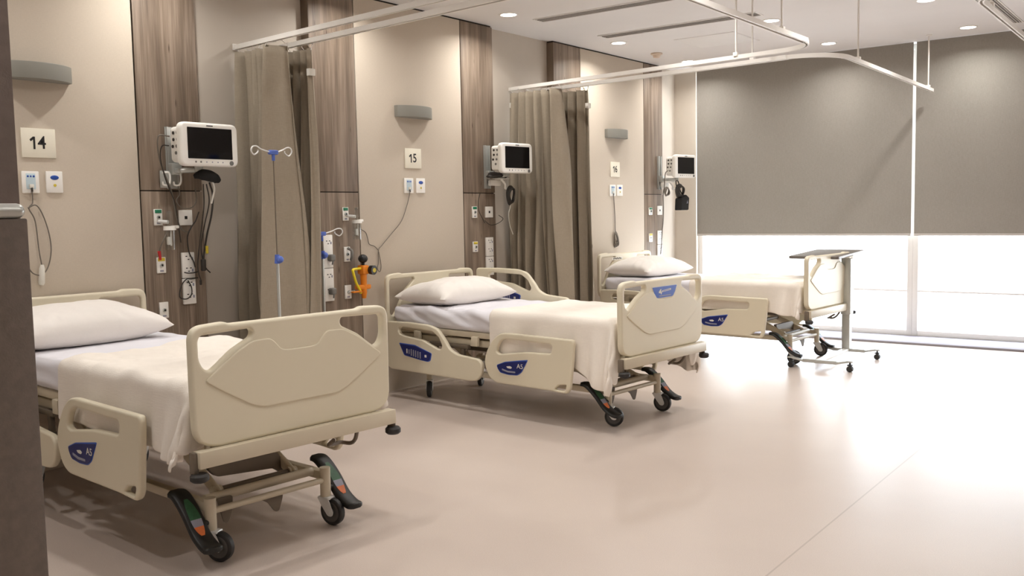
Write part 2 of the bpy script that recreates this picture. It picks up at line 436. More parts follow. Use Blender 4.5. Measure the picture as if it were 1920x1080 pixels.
# ------------------------------------------------------------------ ceiling fittings
DL = [(0.41, 6.36), (0.41, 8.15), (1.98, 8.13), (1.975, 9.66), (3.25, 8.20), (3.26, 9.72), (0.39, 9.70)]
DLLAB = ['recessed downlight close to the headwall above panel 15, nearest of the lit ceiling spots',
         'recessed downlight beside the far slot diffuser above panel 16',
         'recessed downlight just beyond the corner of the curved curtain rail',
         'recessed downlight near the middle of the left roller blind top',
         'recessed downlight cut by the top picture edge, above the right blind',
         'recessed downlight close to the top of the right roller blind',
         'recessed downlight half hidden behind the far double curtain rail']
def downlight(x, y, label, group='round recessed ceiling downlights'):
    t = thing('downlight', label, 'ceiling light', (x, y, CEIL), 0, group)
    M = Matrix.Rotation(pi, 4, 'X')
    MB().lathe([(0.066, 0), (0.082, 0.0), (0.082, 0.004), (0.074, 0.008), (0.066, 0.006), (0.066, 0)], M, 32).build('trim_ring', 'white paint', t)
    MB().lathe([(0, 0.004), (0.065, 0.004), (0.065, 0.0), (0, 0.0)], M, 32).build('lens', 'lamp lens', t)
    return t
def lamp(x, y, power):
    ld = bpy.data.lights.new('downlight_and_added_beam', 'AREA'); ld.shape = 'DISK'; ld.size = 0.07; ld.energy = power
    ld.color = (1.0, 0.975, 0.935); ld.spread = radians(150)
    lo = bpy.data.objects.new('downlight_and_added_beam', ld); COL.objects.link(lo); lo.location = (x, y, CEIL - 0.012)
for (x, y), lab in zip(DL, DLLAB):
    downlight(x, y, lab); lamp(x, y, 7.5)
# headwall row read from uplight shadows; other unseen lamps added to light the ward
for (x, y) in [(0.41, 4.78), (0.41, 3.25), (0.41, 1.75), (1.98, 6.36), (1.98, 4.5), (1.98, 2.6), (3.25, 6.36), (3.25, 4.5), (3.25, 2.6), (3.25, .7), (5.0, 2.6), (5.0, 6.36), (5.0, -1.0), (1.98, .9), (1.98, -.8), (3.25, -.9), (6.7, 2.6), (6.7, 6.36)]:
    lamp(x, y, 7 if x < 1 else 7.5)  # those short of the first bed were added to brighten its blanket

def slot(xa, xb, ya, yb, label, n, along='x'):
    t = thing('slot_diffuser', label, 'air vent', ((xa + xb) / 2, (ya + yb) / 2, CEIL), 0, 'linear slot diffusers in the ceiling')
    hx, hy = (xb - xa) / 2, (yb - ya) / 2
    f = MB(); w = 0.012
    f.plate([(-hx, -hy), (hx, -hy), (hx, hy), (-hx, hy)], [[(-hx + w, -hy + w), (-hx + w, hy - w), (hx - w, hy - w), (hx - w, -hy + w)]], 0, 0.006, '-Z')
    f.build('frame', 'white paint', t)
    MB().box2((-hx + w, -hy + w, -0.0015), (hx - w, hy - w, 0)).build('back_plate', 'vent dark', t)
    s = MB()
    for k in range(n):
        if along == 'x':
            y = -hy + w + (2 * hy - 2 * w) * (k + .5) / n
            s.box((0, y, -0.004), (2 * hx - 2 * w, (2 * hy - 2 * w) / n * .72, 0.003), 0, 1, (radians(8), 'X'))
        else:
            x = -hx + w + (2 * hx - 2 * w) * (k + .5) / n
            s.box((x, 0, -0.004), ((2 * hx - 2 * w) / n * .52, 2 * hy - 2 * w, 0.004), 0, 1, (radians(14), 'Y'))
    s.build('slat', 'vent grey', t)
slot(0.445, 2.02, 6.655, 6.81, 'long slot diffuser in the ceiling between the two near downlights', 4)
slot(0.455, 2.02, 7.685, 7.855, 'long slot diffuser in the ceiling beyond the nearer parallel one', 4)
slot(3.55, 3.71, 6.9, 9.80, 'slot diffuser behind the curtain rail in the top right picture corner', 6, 'y')
t = thing('access_hatch', 'square access hatch set flush in the ceiling beyond the far slot diffuser', 'ceiling hatch', (1.20, 8.70, CEIL))
MB().box2((-0.3, -0.3, -0.004), (0.3, 0.3, 0), 0.002).build('hatch_door', 'white paint', t)
MB().plate([(-.312, -.312), (.312, -.312), (.312, .312), (-.312, .312)], [[(-.303, -.303), (-.303, .303), (.303, .303), (.303, -.303)]], 0, 0.003, '-Z').build('hatch_frame', 'ceiling paint', t)
t = thing('smoke_detector', 'small cream smoke detector on the ceiling near the headwall corner', 'smoke detector', (0.384, 8.977, CEIL))
M = Matrix.Rotation(pi, 4, 'X')
MB().lathe([(0, 0), (0.062, 0), (0.062, 0.012), (0.05, 0.018), (0, 0.018)], M).build('base', 'smoke cream', t)
MB().lathe([(0, 0.018), (0.042, 0.018), (0.038, 0.036), (0.03, 0.046), (0, 0.048)], M).build('sensor_head', 'smoke cream', t)

# ------------------------------------------------------------------ curtain tracks
TZ = 2.53
def arc(cx, cy, r, a0, a1, n=10):
    return [(cx + r * cos(radians(a0 + (a1 - a0) * i / n)), cy + r * sin(radians(a0 + (a1 - a0) * i / n))) for i in range(n + 1)]
def track(label, path, rods, clips=True):
    t = thing('curtain_track', label, 'curtain rail', (path[0][0], path[0][1], TZ), 0, 'white ceiling hung curtain rails')
    ox, oy = path[0]
    P = [Vector((x - ox, y - oy, 0)) for x, y in path]
    # C-shaped rail swept along the path: top web, two cheeks and two inturned lips
    sec = [(-.015, .03), (.015, .03), (.015, -.0), (.006, -.0), (.006, .005), (.011, .005), (.011, .026), (-.011, .026), (-.011, .005), (-.006, .005), (-.006, 0), (-.015, 0)]
    b = MB(); bm = b.bm; rings = []
    for i, p in enumerate(P):
        d0 = (P[i] - P[i - 1]).normalized() if i else (P[1] - P[0]).normalized()
        d1 = (P[i + 1] - P[i]).normalized() if i < len(P) - 1 else d0
        d = (d0 + d1).normalized(); nrm = Vector((-d.y, d.x, 0)); k = 1 / max(0.5, d.dot(d1))
        rings.append([bm.verts.new(p + nrm * (s[0] * k) + Vector((0, 0, s[1] - .015))) for s in sec])
    for a, c in zip(rings, rings[1:]):
        for j in range(len(sec)):
            q = (j + 1) % len(sec); bm.faces.new((a[j], a[q], c[q], c[j]))
    bm.faces.new(rings[0][::-1]); bm.faces.new(rings[-1])
    bmesh.ops.recalc_face_normals(bm, faces=bm.faces)
    b.build('rail', 'track white', t)
    MB().box2((-.012, -.022, -.02), (.004, .022, .024), .003).build('wall_bracket', 'track white', t) if abs(path[0][0] + .07) < .03 else None
    for (x, y) in rods:
        r = MB(); r.cyl((x - ox, y - oy, .012), (x - ox, y - oy, CEIL - TZ - .002), .007, seg=12)
        r.lathe([(0, 0), (.03, 0), (.03, .006), (.012, .012), (0, .012)], Matrix.Translation((x - ox, y - oy, CEIL - TZ)) @ Matrix.Rotation(pi, 4, 'X'), 20)
        r.box((x - ox, y - oy, .02), (.036, .036, .03), .003)
        r.build('drop_rod', 'track white', t)
    return t
XR = 2.90
track('near curtain rail of the front pair, leaving the headwall above the tall wood panel', [(-.068, 3.97), (XR - .3, 3.75)] + arc(XR - .3, 3.45, .3, 85, 0) + [(XR, 1.3)], [(2.2, 3.78), (XR, 2.4)])
track('second curtain rail of the front pair, curving round bay 15 to the far curtain', [(-.068, 4.19), (XR - .3, 3.97)] + arc(XR - .3, 4.27, .3, -90, 0) + [(XR, 6.41)] + arc(XR - .3, 6.41, .3, 0, 85) + [(-.068, 6.985)],
      [(2.26, 6.742), (XR, 6.0), (2.2, 4.003)])
track('curtain rail curving from the far headwall curtain to an open end before the blinds', [(-.068, 7.27), (XR - .35, 7.02)] + arc(XR - .35, 7.37, .35, -90, 0) + [(XR - .03, 10.08)], [(2.26, 7.048), (2.893, 7.62), (2.873, 9.9)])
track('curtain rail of the opposite bay in the top right picture corner', [(6.3, 5.6), (4.4, 5.6)] + [(4.4 - .3 * sin(radians(a)), 5.9 - .3 * cos(radians(a))) for a in range(0, 91, 9)] + [(4.085, 10.0)], [(4.1, 6.15), (4.09, 9.3)])

# ------------------------------------------------------------------ curtains
def curtain(label, x0, x1, yc, folds, amp, seed, tags, flare=0.0, bottom=0.28, lead=0.0, flap=.22):
    t = thing('privacy_curtain', label, 'curtain', ((x0 + x1) / 2, yc, bottom), 0, 'taupe curtains drawn back at the headwall')
    top = TZ - .045; ox = (x0 + x1) / 2
    nz = lambda a, c, s: noise.noise(Vector((a, c, seed * 7.3 + s)))
    ph = [0.0]
    N = folds * 14
    for i in range(N): ph.append(ph[-1] + 2 * pi * folds / N * (1 + .55 * nz(i * .09, 0, 1)) * (.6 if i > N * (1 - flap) else 1))
    def fn(u, v):
        i = u * N; k = int(i); fr = i - k
        p = ph[k] * (1 - fr) + (ph[min(k + 1, N)]) * fr
        z = top + (bottom - top) * v
        d = v ** .8
        am = amp * (.55 + .55 * d) * (1 + .9 * nz(u * 9, v * 1.3, 2)) * (1.25 if u > 1 - flap else 1)
        x = x0 + (x1 - x0) * u + flare * d * (u - .25) + .018 * sin(2 * p + .8) * (.4 + .6 * d) + .025 * nz(u * 4, v * 2.2, 3) * d
        y = yc + am * sin(p + .55 * nz(u * 5, v * 2.0, 4) * d) + .03 * nz(u * 3, v * 1.6, 5) * d + am * .24 * sin(2.7 * p + 1 + 2 * nz(u * 3, v * 2, 6)) * (.5 + d)
        if u > 1 - .12: y = y * (1 - lead) + yc * lead
        return Vector((x - ox, y - yc, z - bottom))
    b = MB(); b.grid(N, 36, fn)
    c = b.build('cloth', 'curtain cloth', t, angle=80)
    m = c.modifiers.new('thick', 'SOLIDIFY'); m.thickness = .003; m.offset = 0
    # hooks and glider rings under the rail
    for k in range(folds + 1):
        u = min(.995, (k + .25) / folds)
        if u > 1: break
        p = fn(u, 0)
        h = MB(); h.tube([p + Vector((0, 0, -.012)), p + Vector((.008, 0, .006)), Vector((p.x, p.y * .3, p.z + .022)), Vector((p.x, 0, p.z + .034))], .0022, 6)
        h.box((p.x, 0, p.z + .035), (.012, .009, .014), .002)
        h.build('curtain_hook', 'track white', t)
    for (u, z) in tags:
        p = fn(u, (top - z) / (top - bottom))
        g = MB(); g.box((p.x + .006, p.y - .004, p.z), (.03, .05, .045), .002); g.build('curtain_tag', 'label white', t)
curtain('taupe curtain gathered on the near rail beside monitor 14, behind the tall pole with loops', -.06, .43, 3.955, 6, .085, 1, [], .06)
curtain('taupe curtain gathered next to the wood panel with the orange regulator', .14, .47, 4.17, 5, .055, 2, [(.985, 2.33)], .04)
curtain('taupe curtain gathered behind monitor 15 on the far pair of rails', -.05, .50, 6.955, 7, .08, 3, [(.01, 2.38)], .16)
curtain('taupe curtain hanging just left of fabric panel 16 and bed 16', .31, .63, 7.23, 4, .055, 4, [(.985, 2.34)], .05)

# ------------------------------------------------------------------ hospital beds
def outline_board():
    half = [(.15, .530), (.38, .529), (.425, .538), (.462, .560), (.479, .600), (.481, .80), (.481, .955), (.470, .985), (.440, 1.0), (.335, 1.005), (.315, .996)]
    return half + [(-x, z) for x, z in half[::-1]]
HOLE_L = [(-.449, .945), (-.437, .962), (-.222, .968), (-.213, .950), (-.222, .932), (-.305, .892), (-.372, .842), (-.402, .822), (-.432, .836), (-.449, .872)]
def mirror(p): return [(-x, z) for x, z in p[::-1]]

FOOT_RAIL = [(-.945, .425), (-.925, .49), (-.865, .575), (-.80, .622), (-.74, .631), (-.172, .626), (-.160, .606), (-.170, .50), (-.196, .30), (-.225, .268), (-.36, .276), (-.845, .278), (-.905, .312), (-.938, .38)]
FOOT_HOLE = [(-.826, .517), (-.795, .569), (-.743, .589), (-.348, .582), (-.338, .563), (-.348, .521), (-.567, .514), (-.80, .481), (-.830, .493)]
FOOT_POCKET = [(-.325, .290), (-.29, .320), (-.222, .330), (-.238, .287)]
FOOT_BADGE = [(-.822, .402), (-.747, .428), (-.550, .456), (-.606, .374), (-.64, .354), (-.716, .350), (-.791, .358), (-.812, .380)]
HEAD_RAIL = [(-1.968, .635), (-1.722, .640), (-1.506, .634), (-1.412, .612), (-1.34, .54), (-1.287, .472), (-1.215, .442), (-1.002, .426), (-.968, .391), (-.979, .313), (-1.024, .270), (-1.095, .262), (-1.935, .270), (-1.968, .30)]
HEAD_HOLE = [(-1.832, .585), (-1.80, .602), (-1.47, .592), (-1.396, .549), (-1.362, .486), (-1.379, .463), (-1.41, .465), (-1.569, .518), (-1.766, .535), (-1.826, .55)]
HEAD_BADGE = [(-1.815, .472), (-1.649, .469), (-1.476, .425), (-1.490, .376), (-1.515, .366), (-1.594, .372), (-1.762, .391)]

def hospital_bed(loc, rz, label, dz, far_head_up, badge, head_label):
    bed = thing('hospital_bed', label, 'hospital bed', loc, rz, 'cream hospital beds along the headwall')
    # footboard with two grip holes and a raised shield
    b = MB()
    b.plate(rnd(outline_board(), .03, 4), [rnd(HOLE_L, .018, 4), rnd(mirror(HOLE_L), .018, 4)], .150, .192, 'X', (0, 0, dz), .012, 3)
    shield = [(-.435, .79), (-.40, .812), (-.300, .882), (-.222, .920), (-.142, .922), (-.118, .905), (-.09, .872), (-.06, .866), (.06, .866), (.09, .872), (.118, .905), (.142, .922), (.222, .920), (.300, .882), (.40, .812), (.435, .79), (.35, .735), (.235, .668), (.18, .65), (-.18, .65), (-.235, .668), (-.35, .735)]
    b.plate(rnd(shield, .02, 3), [], .186, .198, 'X', (0, 0, dz), .0055, 3)
    fb = b.build('footboard', 'bed plastic', bed, 60, wn=True)
    if badge:
        b = MB(); bd = [(-.145, .947), (.145, .947), (.112, .888), (.088, .876), (-.088, .876), (-.112, .888)]
        b.use('label white').plate(rnd([(x * 1.05, .912 + (z - .912) * 1.1) for x, z in bd], .008), [], .190, .1945, 'X', (0, 0, dz))
        b.use('badge light blue').plate(rnd(bd, .008), [], .192, .1965, 'X', (0, 0, dz))
        w = b.use('label white')
        w.plate([(-.035, .921), (.070, .931), (.070, .919), (-.035, .911)], [[(-.025, .9185), (-.025, .914), (.062, .922), (.062, .926)]], .196, .198, 'X', (0, 0, dz))
        w.plate([(-.075, .914), (-.052, .932), (-.044, .931), (-.048, .918), (-.038, .912), (-.042, .898), (-.050, .897), (-.052, .906), (-.072, .906)], [], .196, .198, 'X', (0, 0, dz))
        w.use('print grey').box((.197, 0, .888 + dz), (.002, .14, .006))
        b.build('badge', None, fb)['label'] = 'blue badge with white bed pictogram'
    # headboard
    b = MB(); hh = [(-.449, .93), (-.437, .945), (-.20, .950), (-.19, .935), (-.30, .84), (-.38, .70), (-.42, .66), (-.449, .68)]
    ob = [(x, z - .012 if z > .9 else z) for x, z in outline_board()]
    b.plate(rnd(ob, .03, 4), [rnd(hh, .02, 4), rnd(mirror(hh), .02, 4)], -2.028, -1.992, 'X', (0, 0, dz), .012, 3)
    hb = b.build('headboard', 'bed plastic', bed, 60, wn=True)
    if head_label:
        b = MB(); b.use('label white').box((-1.991, -.17, .928 + dz), (.003, .19, .03))
        for k in range(7): b.use('print dark').box((-1.989, -.235 + k * .021, .928 + dz + .004 * (k % 2)), (.002, .013, .014))
        b.build('rating_label', None, hb)
    # foot cross bar with bumpers
    b = MB(); b.box2((.175, -.483, .467 + dz), (.224, .483, .531 + dz), .004)
    b.box2((-.30, -.40, .49 + dz), (.18, -.36, .53 + dz), .004); b.box2((-.30, .36, .49 + dz), (.18, .40, .53 + dz), .004)
    fr = b.build('foot_bar', 'bed steel', bed)
    for s in (-1, 1):
        b = MB(); b.use('dark steel').box2((.165, s * .487 - .012, .44 + dz), (.205, s * .487 + .012, .53 + dz), .01)
        b.use('rubber').lathe([(0, 0), (.026, 0), (.035, .008), (.035, .024), (.028, .032), (0, .032)], Matrix.Translation((.205, s * .478, .418 + dz)), 24)
        b.build('bumper', None, fr)
    # deck and frame under the mattress
    b = MB(); b.box2((-1.95, -.43, .555 + dz), (-.96, .43, .600 + dz), .012); b.box2((-.94, -.43, .555 + dz), (.12, .43, .600 + dz), .012)
    for s in (-1, 1):
        b.box2((-1.96, s * .385 - .02, .49 + dz), (.12, s * .385 + .02, .54 + dz), .006)
        for x in (-1.7, -1.1, -.75, -.25): b.box2((x - .03, s * .44 - .015, .50 + dz), (x + .03, s * .44 + .015, .57 + dz), .006)
    for x in (-1.9, -1.0, -.5, .05): b.box2((x - .02, -.385, .495 + dz), (x + .02, .385, .535 + dz), .005)
    b.build('mattress_deck', 'bed steel', bed)
    b = MB(); b.box2((-1.75, -.12, .40 + dz), (-.55, .10, .49 + dz), .02); b.cyl((-.55, 0, .44 + dz), (-.12, 0, .44 + dz), .022)
    b.box2((-1.35, .12, .36 + dz), (-1.05, .30, .49 + dz), .02)
    b.build('actuator', 'dark steel', bed)
    # side rails
    def rail(name, outl, hole, pocket, s, up, badge_pts, kind):
        z0 = dz + up
        b = MB(); hl = [rnd(hole, .02, 4)] + ([rnd(pocket, .012, 4)] if pocket else [])
        w0, w1 = (.483, .517)
        org = (0, 0, z0)
        if s < 0: b.plate(rnd(outl, .03, 5), hl, w0, w1, '-Y', org, .011, 3)
        else: b.plate(rnd(outl, .03, 5), hl, -w1, -w0, '-Y', org, .011, 3)
        # raised lower field under the grip
        fld = [(x, z) for x, z in outl]
        r = b.build(name, 'bed plastic', bed, 60, wn=True)
        a = MB(); xa = sum(p[0] for p in outl) / len(outl); zi = min(p[1] for p in outl)
        for dx in (-.14, .14): a.box2((xa + dx - .02, s * .395, zi + .10 + dz + up), (xa + dx + .02, s * .49, zi + .13 + dz + up), .005)
        a.box2((xa - .2, s * .395, .47 + dz if not up else .5 + dz), (xa + .2, s * .43, .50 + dz), .005)
        for dx in (-.14, .14): a.box2((xa + dx - .015, s * .40, min(zi + .10 + dz + up, .48 + dz)), (xa + dx + .015, s * .425, max(zi + .13 + dz + up, .50 + dz)), .004)
        a.build('rail_arm', 'dark steel', r)
        if s > 0 and not up: return
        c = MB(); face = .517 if s < 0 else -.483
        cx = sum(p[0] for p in badge_pts) / len(badge_pts); cz = sum(p[1] for p in badge_pts) / len(badge_pts)
        c.use('badge light blue').plate(rnd([(cx + (x - cx) * 1.05, cz + (z - cz) * 1.12) for x, z in badge_pts], .012), [], face - .002, face + .002, '-Y', org)
        c.use('badge blue').plate(rnd(badge_pts, .012), [], face, face + .004, '-Y', org)
        f = face + .004
        if kind == 'foot':
            c.use('label white').plate(rnd([(-.735, .402), (-.70, .408), (-.683, .400), (-.693, .390), (-.722, .392)], .004), [], f, f + .001, '-Y', org)
            c.use('print grey').plate(rnd([(-.775, .385), (-.72, .374), (-.655, .374), (-.655, .364), (-.725, .363), (-.775, .374)], .003), [], f, f + .001, '-Y', org)
            c.use('label white').text('A5', .045, '-Y', (-.612, -(f + .001) , .412 + z0), .0004, 1.1)
        else:
            for k in range(7):
                c.use('label white' if k == 0 else 'print grey').box((-1.735 + k * .024, -(f + .0005), .424 - k * .0035 + z0), (.011, .001, .05 - .016 * (k < 2)))
            c.use('label white').box((-1.533, -(f + .0005), .402 + z0), (.02, .001, .018))
        c.build('control_panel', None, r)['label'] = 'blue control panel'
    rail('foot_side_rail', FOOT_RAIL, FOOT_HOLE, FOOT_POCKET, -1, 0, FOOT_BADGE, 'foot')
    rail('foot_side_rail', FOOT_RAIL, FOOT_HOLE, FOOT_POCKET, 1, 0, FOOT_BADGE, 'foot')
    rail('head_side_rail', HEAD_RAIL, HEAD_HOLE, None, -1, 0, HEAD_BADGE, 'head')
    rail('head_side_rail', HEAD_RAIL, HEAD_HOLE, None, 1, .35 if far_head_up else 0, HEAD_BADGE, 'head')
    # wheeled base
    b = MB()
    for s in (-1, 1):
        b.box2((-1.78, s * .29 - .02, .205), (-.05, s * .29 + .02, .245), .006)
        for x in (-.055, -1.74): b.cyl((x, s * .29, .128), (x, s * .29, .262), .024, seg=20)
    b.cyl((-.055, -.29, .205), (-.055, .29, .205), .014); b.cyl((-.13, -.27, .235), (-.13, .27, .235), .02)
    b.cyl((-1.74, -.29, .215), (-1.74, .29, .215), .016)
    b.box2((-1.6, -.28, .21), (-1.5, .28, .25), .006)
    b.build('base_frame', 'bed steel', bed)
    b = MB()
    b.plate(rnd([(-.07, .205), (.08, .205), (.075, .165), (.055, .115), (.035, .115), (0, .165)], .012), [], -.085, -.079, 'X')
    b.build('linkage_plate', 'dark steel', bed); b = MB()
    b.plate(rnd([(-.235, .235), (-.16, .235), (-.165, .17), (-.185, .125), (-.205, .125)], .012), [], -.10, -.094, 'X')
    b.build('linkage_plate', 'dark steel', bed)
    for s in (-1, 1):
        # parallel lift arms from base to upper frame, foot and head end
        for (xa, xb) in ((-.17, -.62), (-1.30, -1.62)):
            b = MB(); A = Vector((xa, s * .19, .245)); B = Vector((xb, s * .19, .485 + dz)); d = (B - A)
            ang = math.atan2(d.z, -d.x)
            b.box((A + B) / 2, (d.length + .05, .022, .055), .02, 3, (ang, 'Y'))
            for p in (A, B): b.cyl((p.x, p.y - .02, p.z), (p.x, p.y + .02, p.z), .024)
            b.build('lift_arm', 'bed steel', bed)
    b = MB()
    b.cyl((-.17, -.2, .245), (-.17, .2, .245), .016); b.cyl((-.40, -.2, .368 + dz * .5), (-.40, .2, .368 + dz * .5), .018)
    b.plate(rnd([(-.19, .33), (.16, .33), (.22, .25), (.20, .215), (.14, .26), (-.15, .285)], .02), [], -.26, -.235, 'X')
    b.build('lift_crossbar', 'dark steel', bed)
    # loop handle under the foot bar, far side
    MB().tube(spline([(.16, .18, .44 + dz), (.10, .20, .405 + dz), (.05, .30, .39 + dz), (.08, .335, .385 + dz), (.12, .33, .41 + dz), (.16, .31, .46 + dz)], 5), .009, 8).build('crank_handle', 'dark steel', bed)
    # casters
    for (x, y, sw) in ((-.055, -.29, 25), (-.055, .29, 12), (-1.74, -.29, -50), (-1.74, .29, -60)):
        cst = bpy.data.objects.new('caster', None); COL.objects.link(cst); cst.parent = bed; cst.location = (x, y, 0); cst.rotation_euler = (0, 0, radians(sw))
        R = Matrix.Rotation(pi / 2, 4, 'X')
        ctr = Matrix.Translation((.038, 0, .0625))
        MB().lathe([(.046, -.016), (.057, -.016), (.0615, -.011), (.0625, 0), (.0615, .011), (.057, .016), (.046, .016), (.046, -.016)], ctr @ R, 36).build('tyre', 'rubber', cst)
        b = MB(); b.use('tyre grey').lathe([(0, -.012), (.03, -.012), (.036, -.015), (.047, -.015), (.047, .015), (.036, .015), (.03, .012), (0, .012)], ctr @ R, 36)
        b.use('hub grey').lathe([(0, -.019), (.014, -.019), (.016, -.012), (.016, .012), (.014, .019), (0, .019)], ctr @ R, 20)
        b.build('wheel_hub', None, cst)
        b = MB()
        for s in (-1, 1):
            b.plate(rnd([(-.03, .128), (.035, .122), (.06, .062), (.052, .045), (.028, .045), (-.01, .095)], .012), [], s * .0235 - .0015, s * .0235 + .0015, '-Y')
        b.box2((-.03, -.025, .118), (.04, .025, .130), .005); b.cyl((.038, -.03, .0625), (.038, .03, .0625), .006, seg=12); b.cyl((0, 0, .12), (0, 0, .14), .018)
        b.build('fork', 'chrome', cst)
    # brake pedals outside the foot casters
    for s in (-1, 1):
        path = spline([(-.215, 0, .272), (-.16, 0, .264), (-.085, 0, .205), (-.02, 0, .135), (.04, 0, .100), (.085, 0, .092)], 6)
        y0 = s * .356; hw = .041
        b = MB(); bm = b.bm; rings = []
        for i, p in enumerate(path):
            d = (path[min(i + 1, len(path) - 1)] - path[max(i - 1, 0)]).normalized(); nn = Vector((d.z, 0, -d.x)) * -1
            if nn.z < 0: nn = -nn
            q = i / (len(path) - 1); e = min(1, (min(q, 1 - q) / .06)) ** .5 if min(q, 1 - q) < .06 else 1
            w = hw * (.55 + .45 * e); h = .011
            rings.append([bm.verts.new(Vector((p.x, y0 + yy * w, p.z)) + nn * (hh_ * h)) for yy, hh_ in ((-1, .3), (-.8, 1), (.8, 1), (1, .3), (1, -.8), (.85, -1), (-.85, -1), (-1, -.8))])
        for a, c in zip(rings, rings[1:]):
            for j in range(8): bm.faces.new((a[j], a[(j + 1) % 8], c[(j + 1) % 8], c[j]))
        bm.faces.new(rings[0][::-1]); bm.faces.new(rings[-1]); bmesh.ops.recalc_face_normals(bm, faces=bm.faces)
        b.cyl((-.05, y0 - s * .07, .165), (-.05, y0 - s * .02, .165), .012)
        pd = b.build('brake_pedal', 'pedal black', bed, 50)
        b = MB(); bm = b.bm
        sub = path[8:20]; n = len(sub)
        for k in range(n - 1):
            b.use('pedal green' if k < n * .5 else ('print grey' if k < n * .62 else 'pedal orange'))
            vs = []
            for i in (k, k + 1):
                p = sub[i]; d = (sub[min(i + 1, n - 1)] - sub[max(i - 1, 0)]).normalized(); nn = Vector((-d.z, 0, d.x))
                if nn.z < 0: nn = -nn
                w = .024 * math.sin(pi * (i + .6) / (n + .2)) ** .6
                vs.append([bm.verts.new(Vector((p.x, y0 + yy * w, p.z)) + nn * .0125) for yy in (-1, 1)])
            f = bm.faces.new((vs[0][0], vs[0][1], vs[1][1], vs[1][0])); f.material_index = b.mi
        bmesh.ops.remove_doubles(bm, verts=bm.verts, dist=1e-5); bmesh.ops.recalc_face_normals(bm, faces=bm.faces)
        e = bmesh.ops.extrude_face_region(bm, geom=bm.faces[:])
        for v in [x for x in e['geom'] if isinstance(x, bmesh.types.BMVert)]: v.co.z -= .003
        bmesh.ops.recalc_face_normals(bm, faces=bm.faces)
        b.build('pedal_label', None, pd)['label'] = 'green and orange brake label'
    return bed

BEDS = [((2.040, 2.508, 0), -.073, 0.0), ((2.152, 5.441, 0), -.078, -.045), ((2.252, 8.378, 0), -.069, -.025)]
hospital_bed(*BEDS[0][:2], 'nearest cream hospital bed with a plain footboard, below sign 14', BEDS[0][2], False, False, False)
hospital_bed(*BEDS[1][:2], 'middle cream hospital bed, blue badge on its footboard, one side rail raised', BEDS[1][2], True, True, False)
hospital_bed(*BEDS[2][:2], 'farthest cream hospital bed beside the window, its footboard behind the overbed table', BEDS[2][2], False, False, True)

# ------------------------------------------------------------------ bedding
MT = .752   # mattress top above the floor, before each bed's own height
def place(o, i):
    loc, rz, dz = BEDS[i]; o.location = (loc[0], loc[1], dz); o.rotation_euler = (0, 0, rz); return o
def wr(x, y, z, s):
    return noise.fractal(Vector((x, y, z + s * 11.3)), 1.0, 2.0, 4)
def mattress(i, label, wrk):
    xa, xb, hw, z0, z1 = -1.965, .112, .448, .601, MT
    tmp = bmesh.new(); bmesh.ops.create_cube(tmp, size=1)
    for v in tmp.verts: v.co = Vector(((xa + xb) / 2 + v.co.x * (xb - xa), v.co.y * 2 * hw, (z0 + z1) / 2 + v.co.z * (z1 - z0)))
    bmesh.ops.bevel(tmp, geom=tmp.edges[:], offset=.045, segments=4, profile=.5, affect='EDGES')
    for ax, n, a, c in ((0, 70, xa, xb), (1, 34, -hw, hw), (2, 8, z0, z1)):
        for k in range(1, n):
            co = [0, 0, 0]; no = [0, 0, 0]; co[ax] = a + (c - a) * k / n; no[ax] = 1
            bmesh.ops.bisect_plane(tmp, geom=tmp.verts[:] + tmp.edges[:] + tmp.faces[:], plane_co=co, plane_no=no, dist=1e-5)
    tmp.normal_update()
    for v in tmp.verts:
        if v.co.z < z0 + .012: continue
        d = wr(v.co.x * 3, v.co.y * 3, v.co.z * 3, i) * .005
        if v.co.y < -.40:   # slanting pulls of the fitted sheet along the side
            q = v.co.x * 13 + v.co.z * 38 + 2 * wr(v.co.x * 2, 0, 0, i + 5)
            d += wrk * .007 * (sin(q) + .5 * sin(q * 2.3 + 1)) * min(1, (v.co.z - z0) / .05)
        elif v.co.z > z1 - .02:
            d += wrk * .0022 * sin(v.co.x * 30 + v.co.y * 14 + 3 * wr(v.co.x * 2, v.co.y * 2, 0, i + 3))
        v.co += v.normal * d
    b = MB(); b._merge(tmp)
    o = b.build('mattress', 'cotton sheet', None, 60)
    return place(tag(o, label, 'mattress', 'sheet covered mattresses'), i)
mattress(0, 'mattress in a white fitted sheet on the nearest bed, mostly hidden by blanket', .6)
mattress(1, 'mattress in a creased white fitted sheet on the middle bed', 1.3)
mattress(2, 'mattress in a white fitted sheet on the farthest bed by the window', .5)

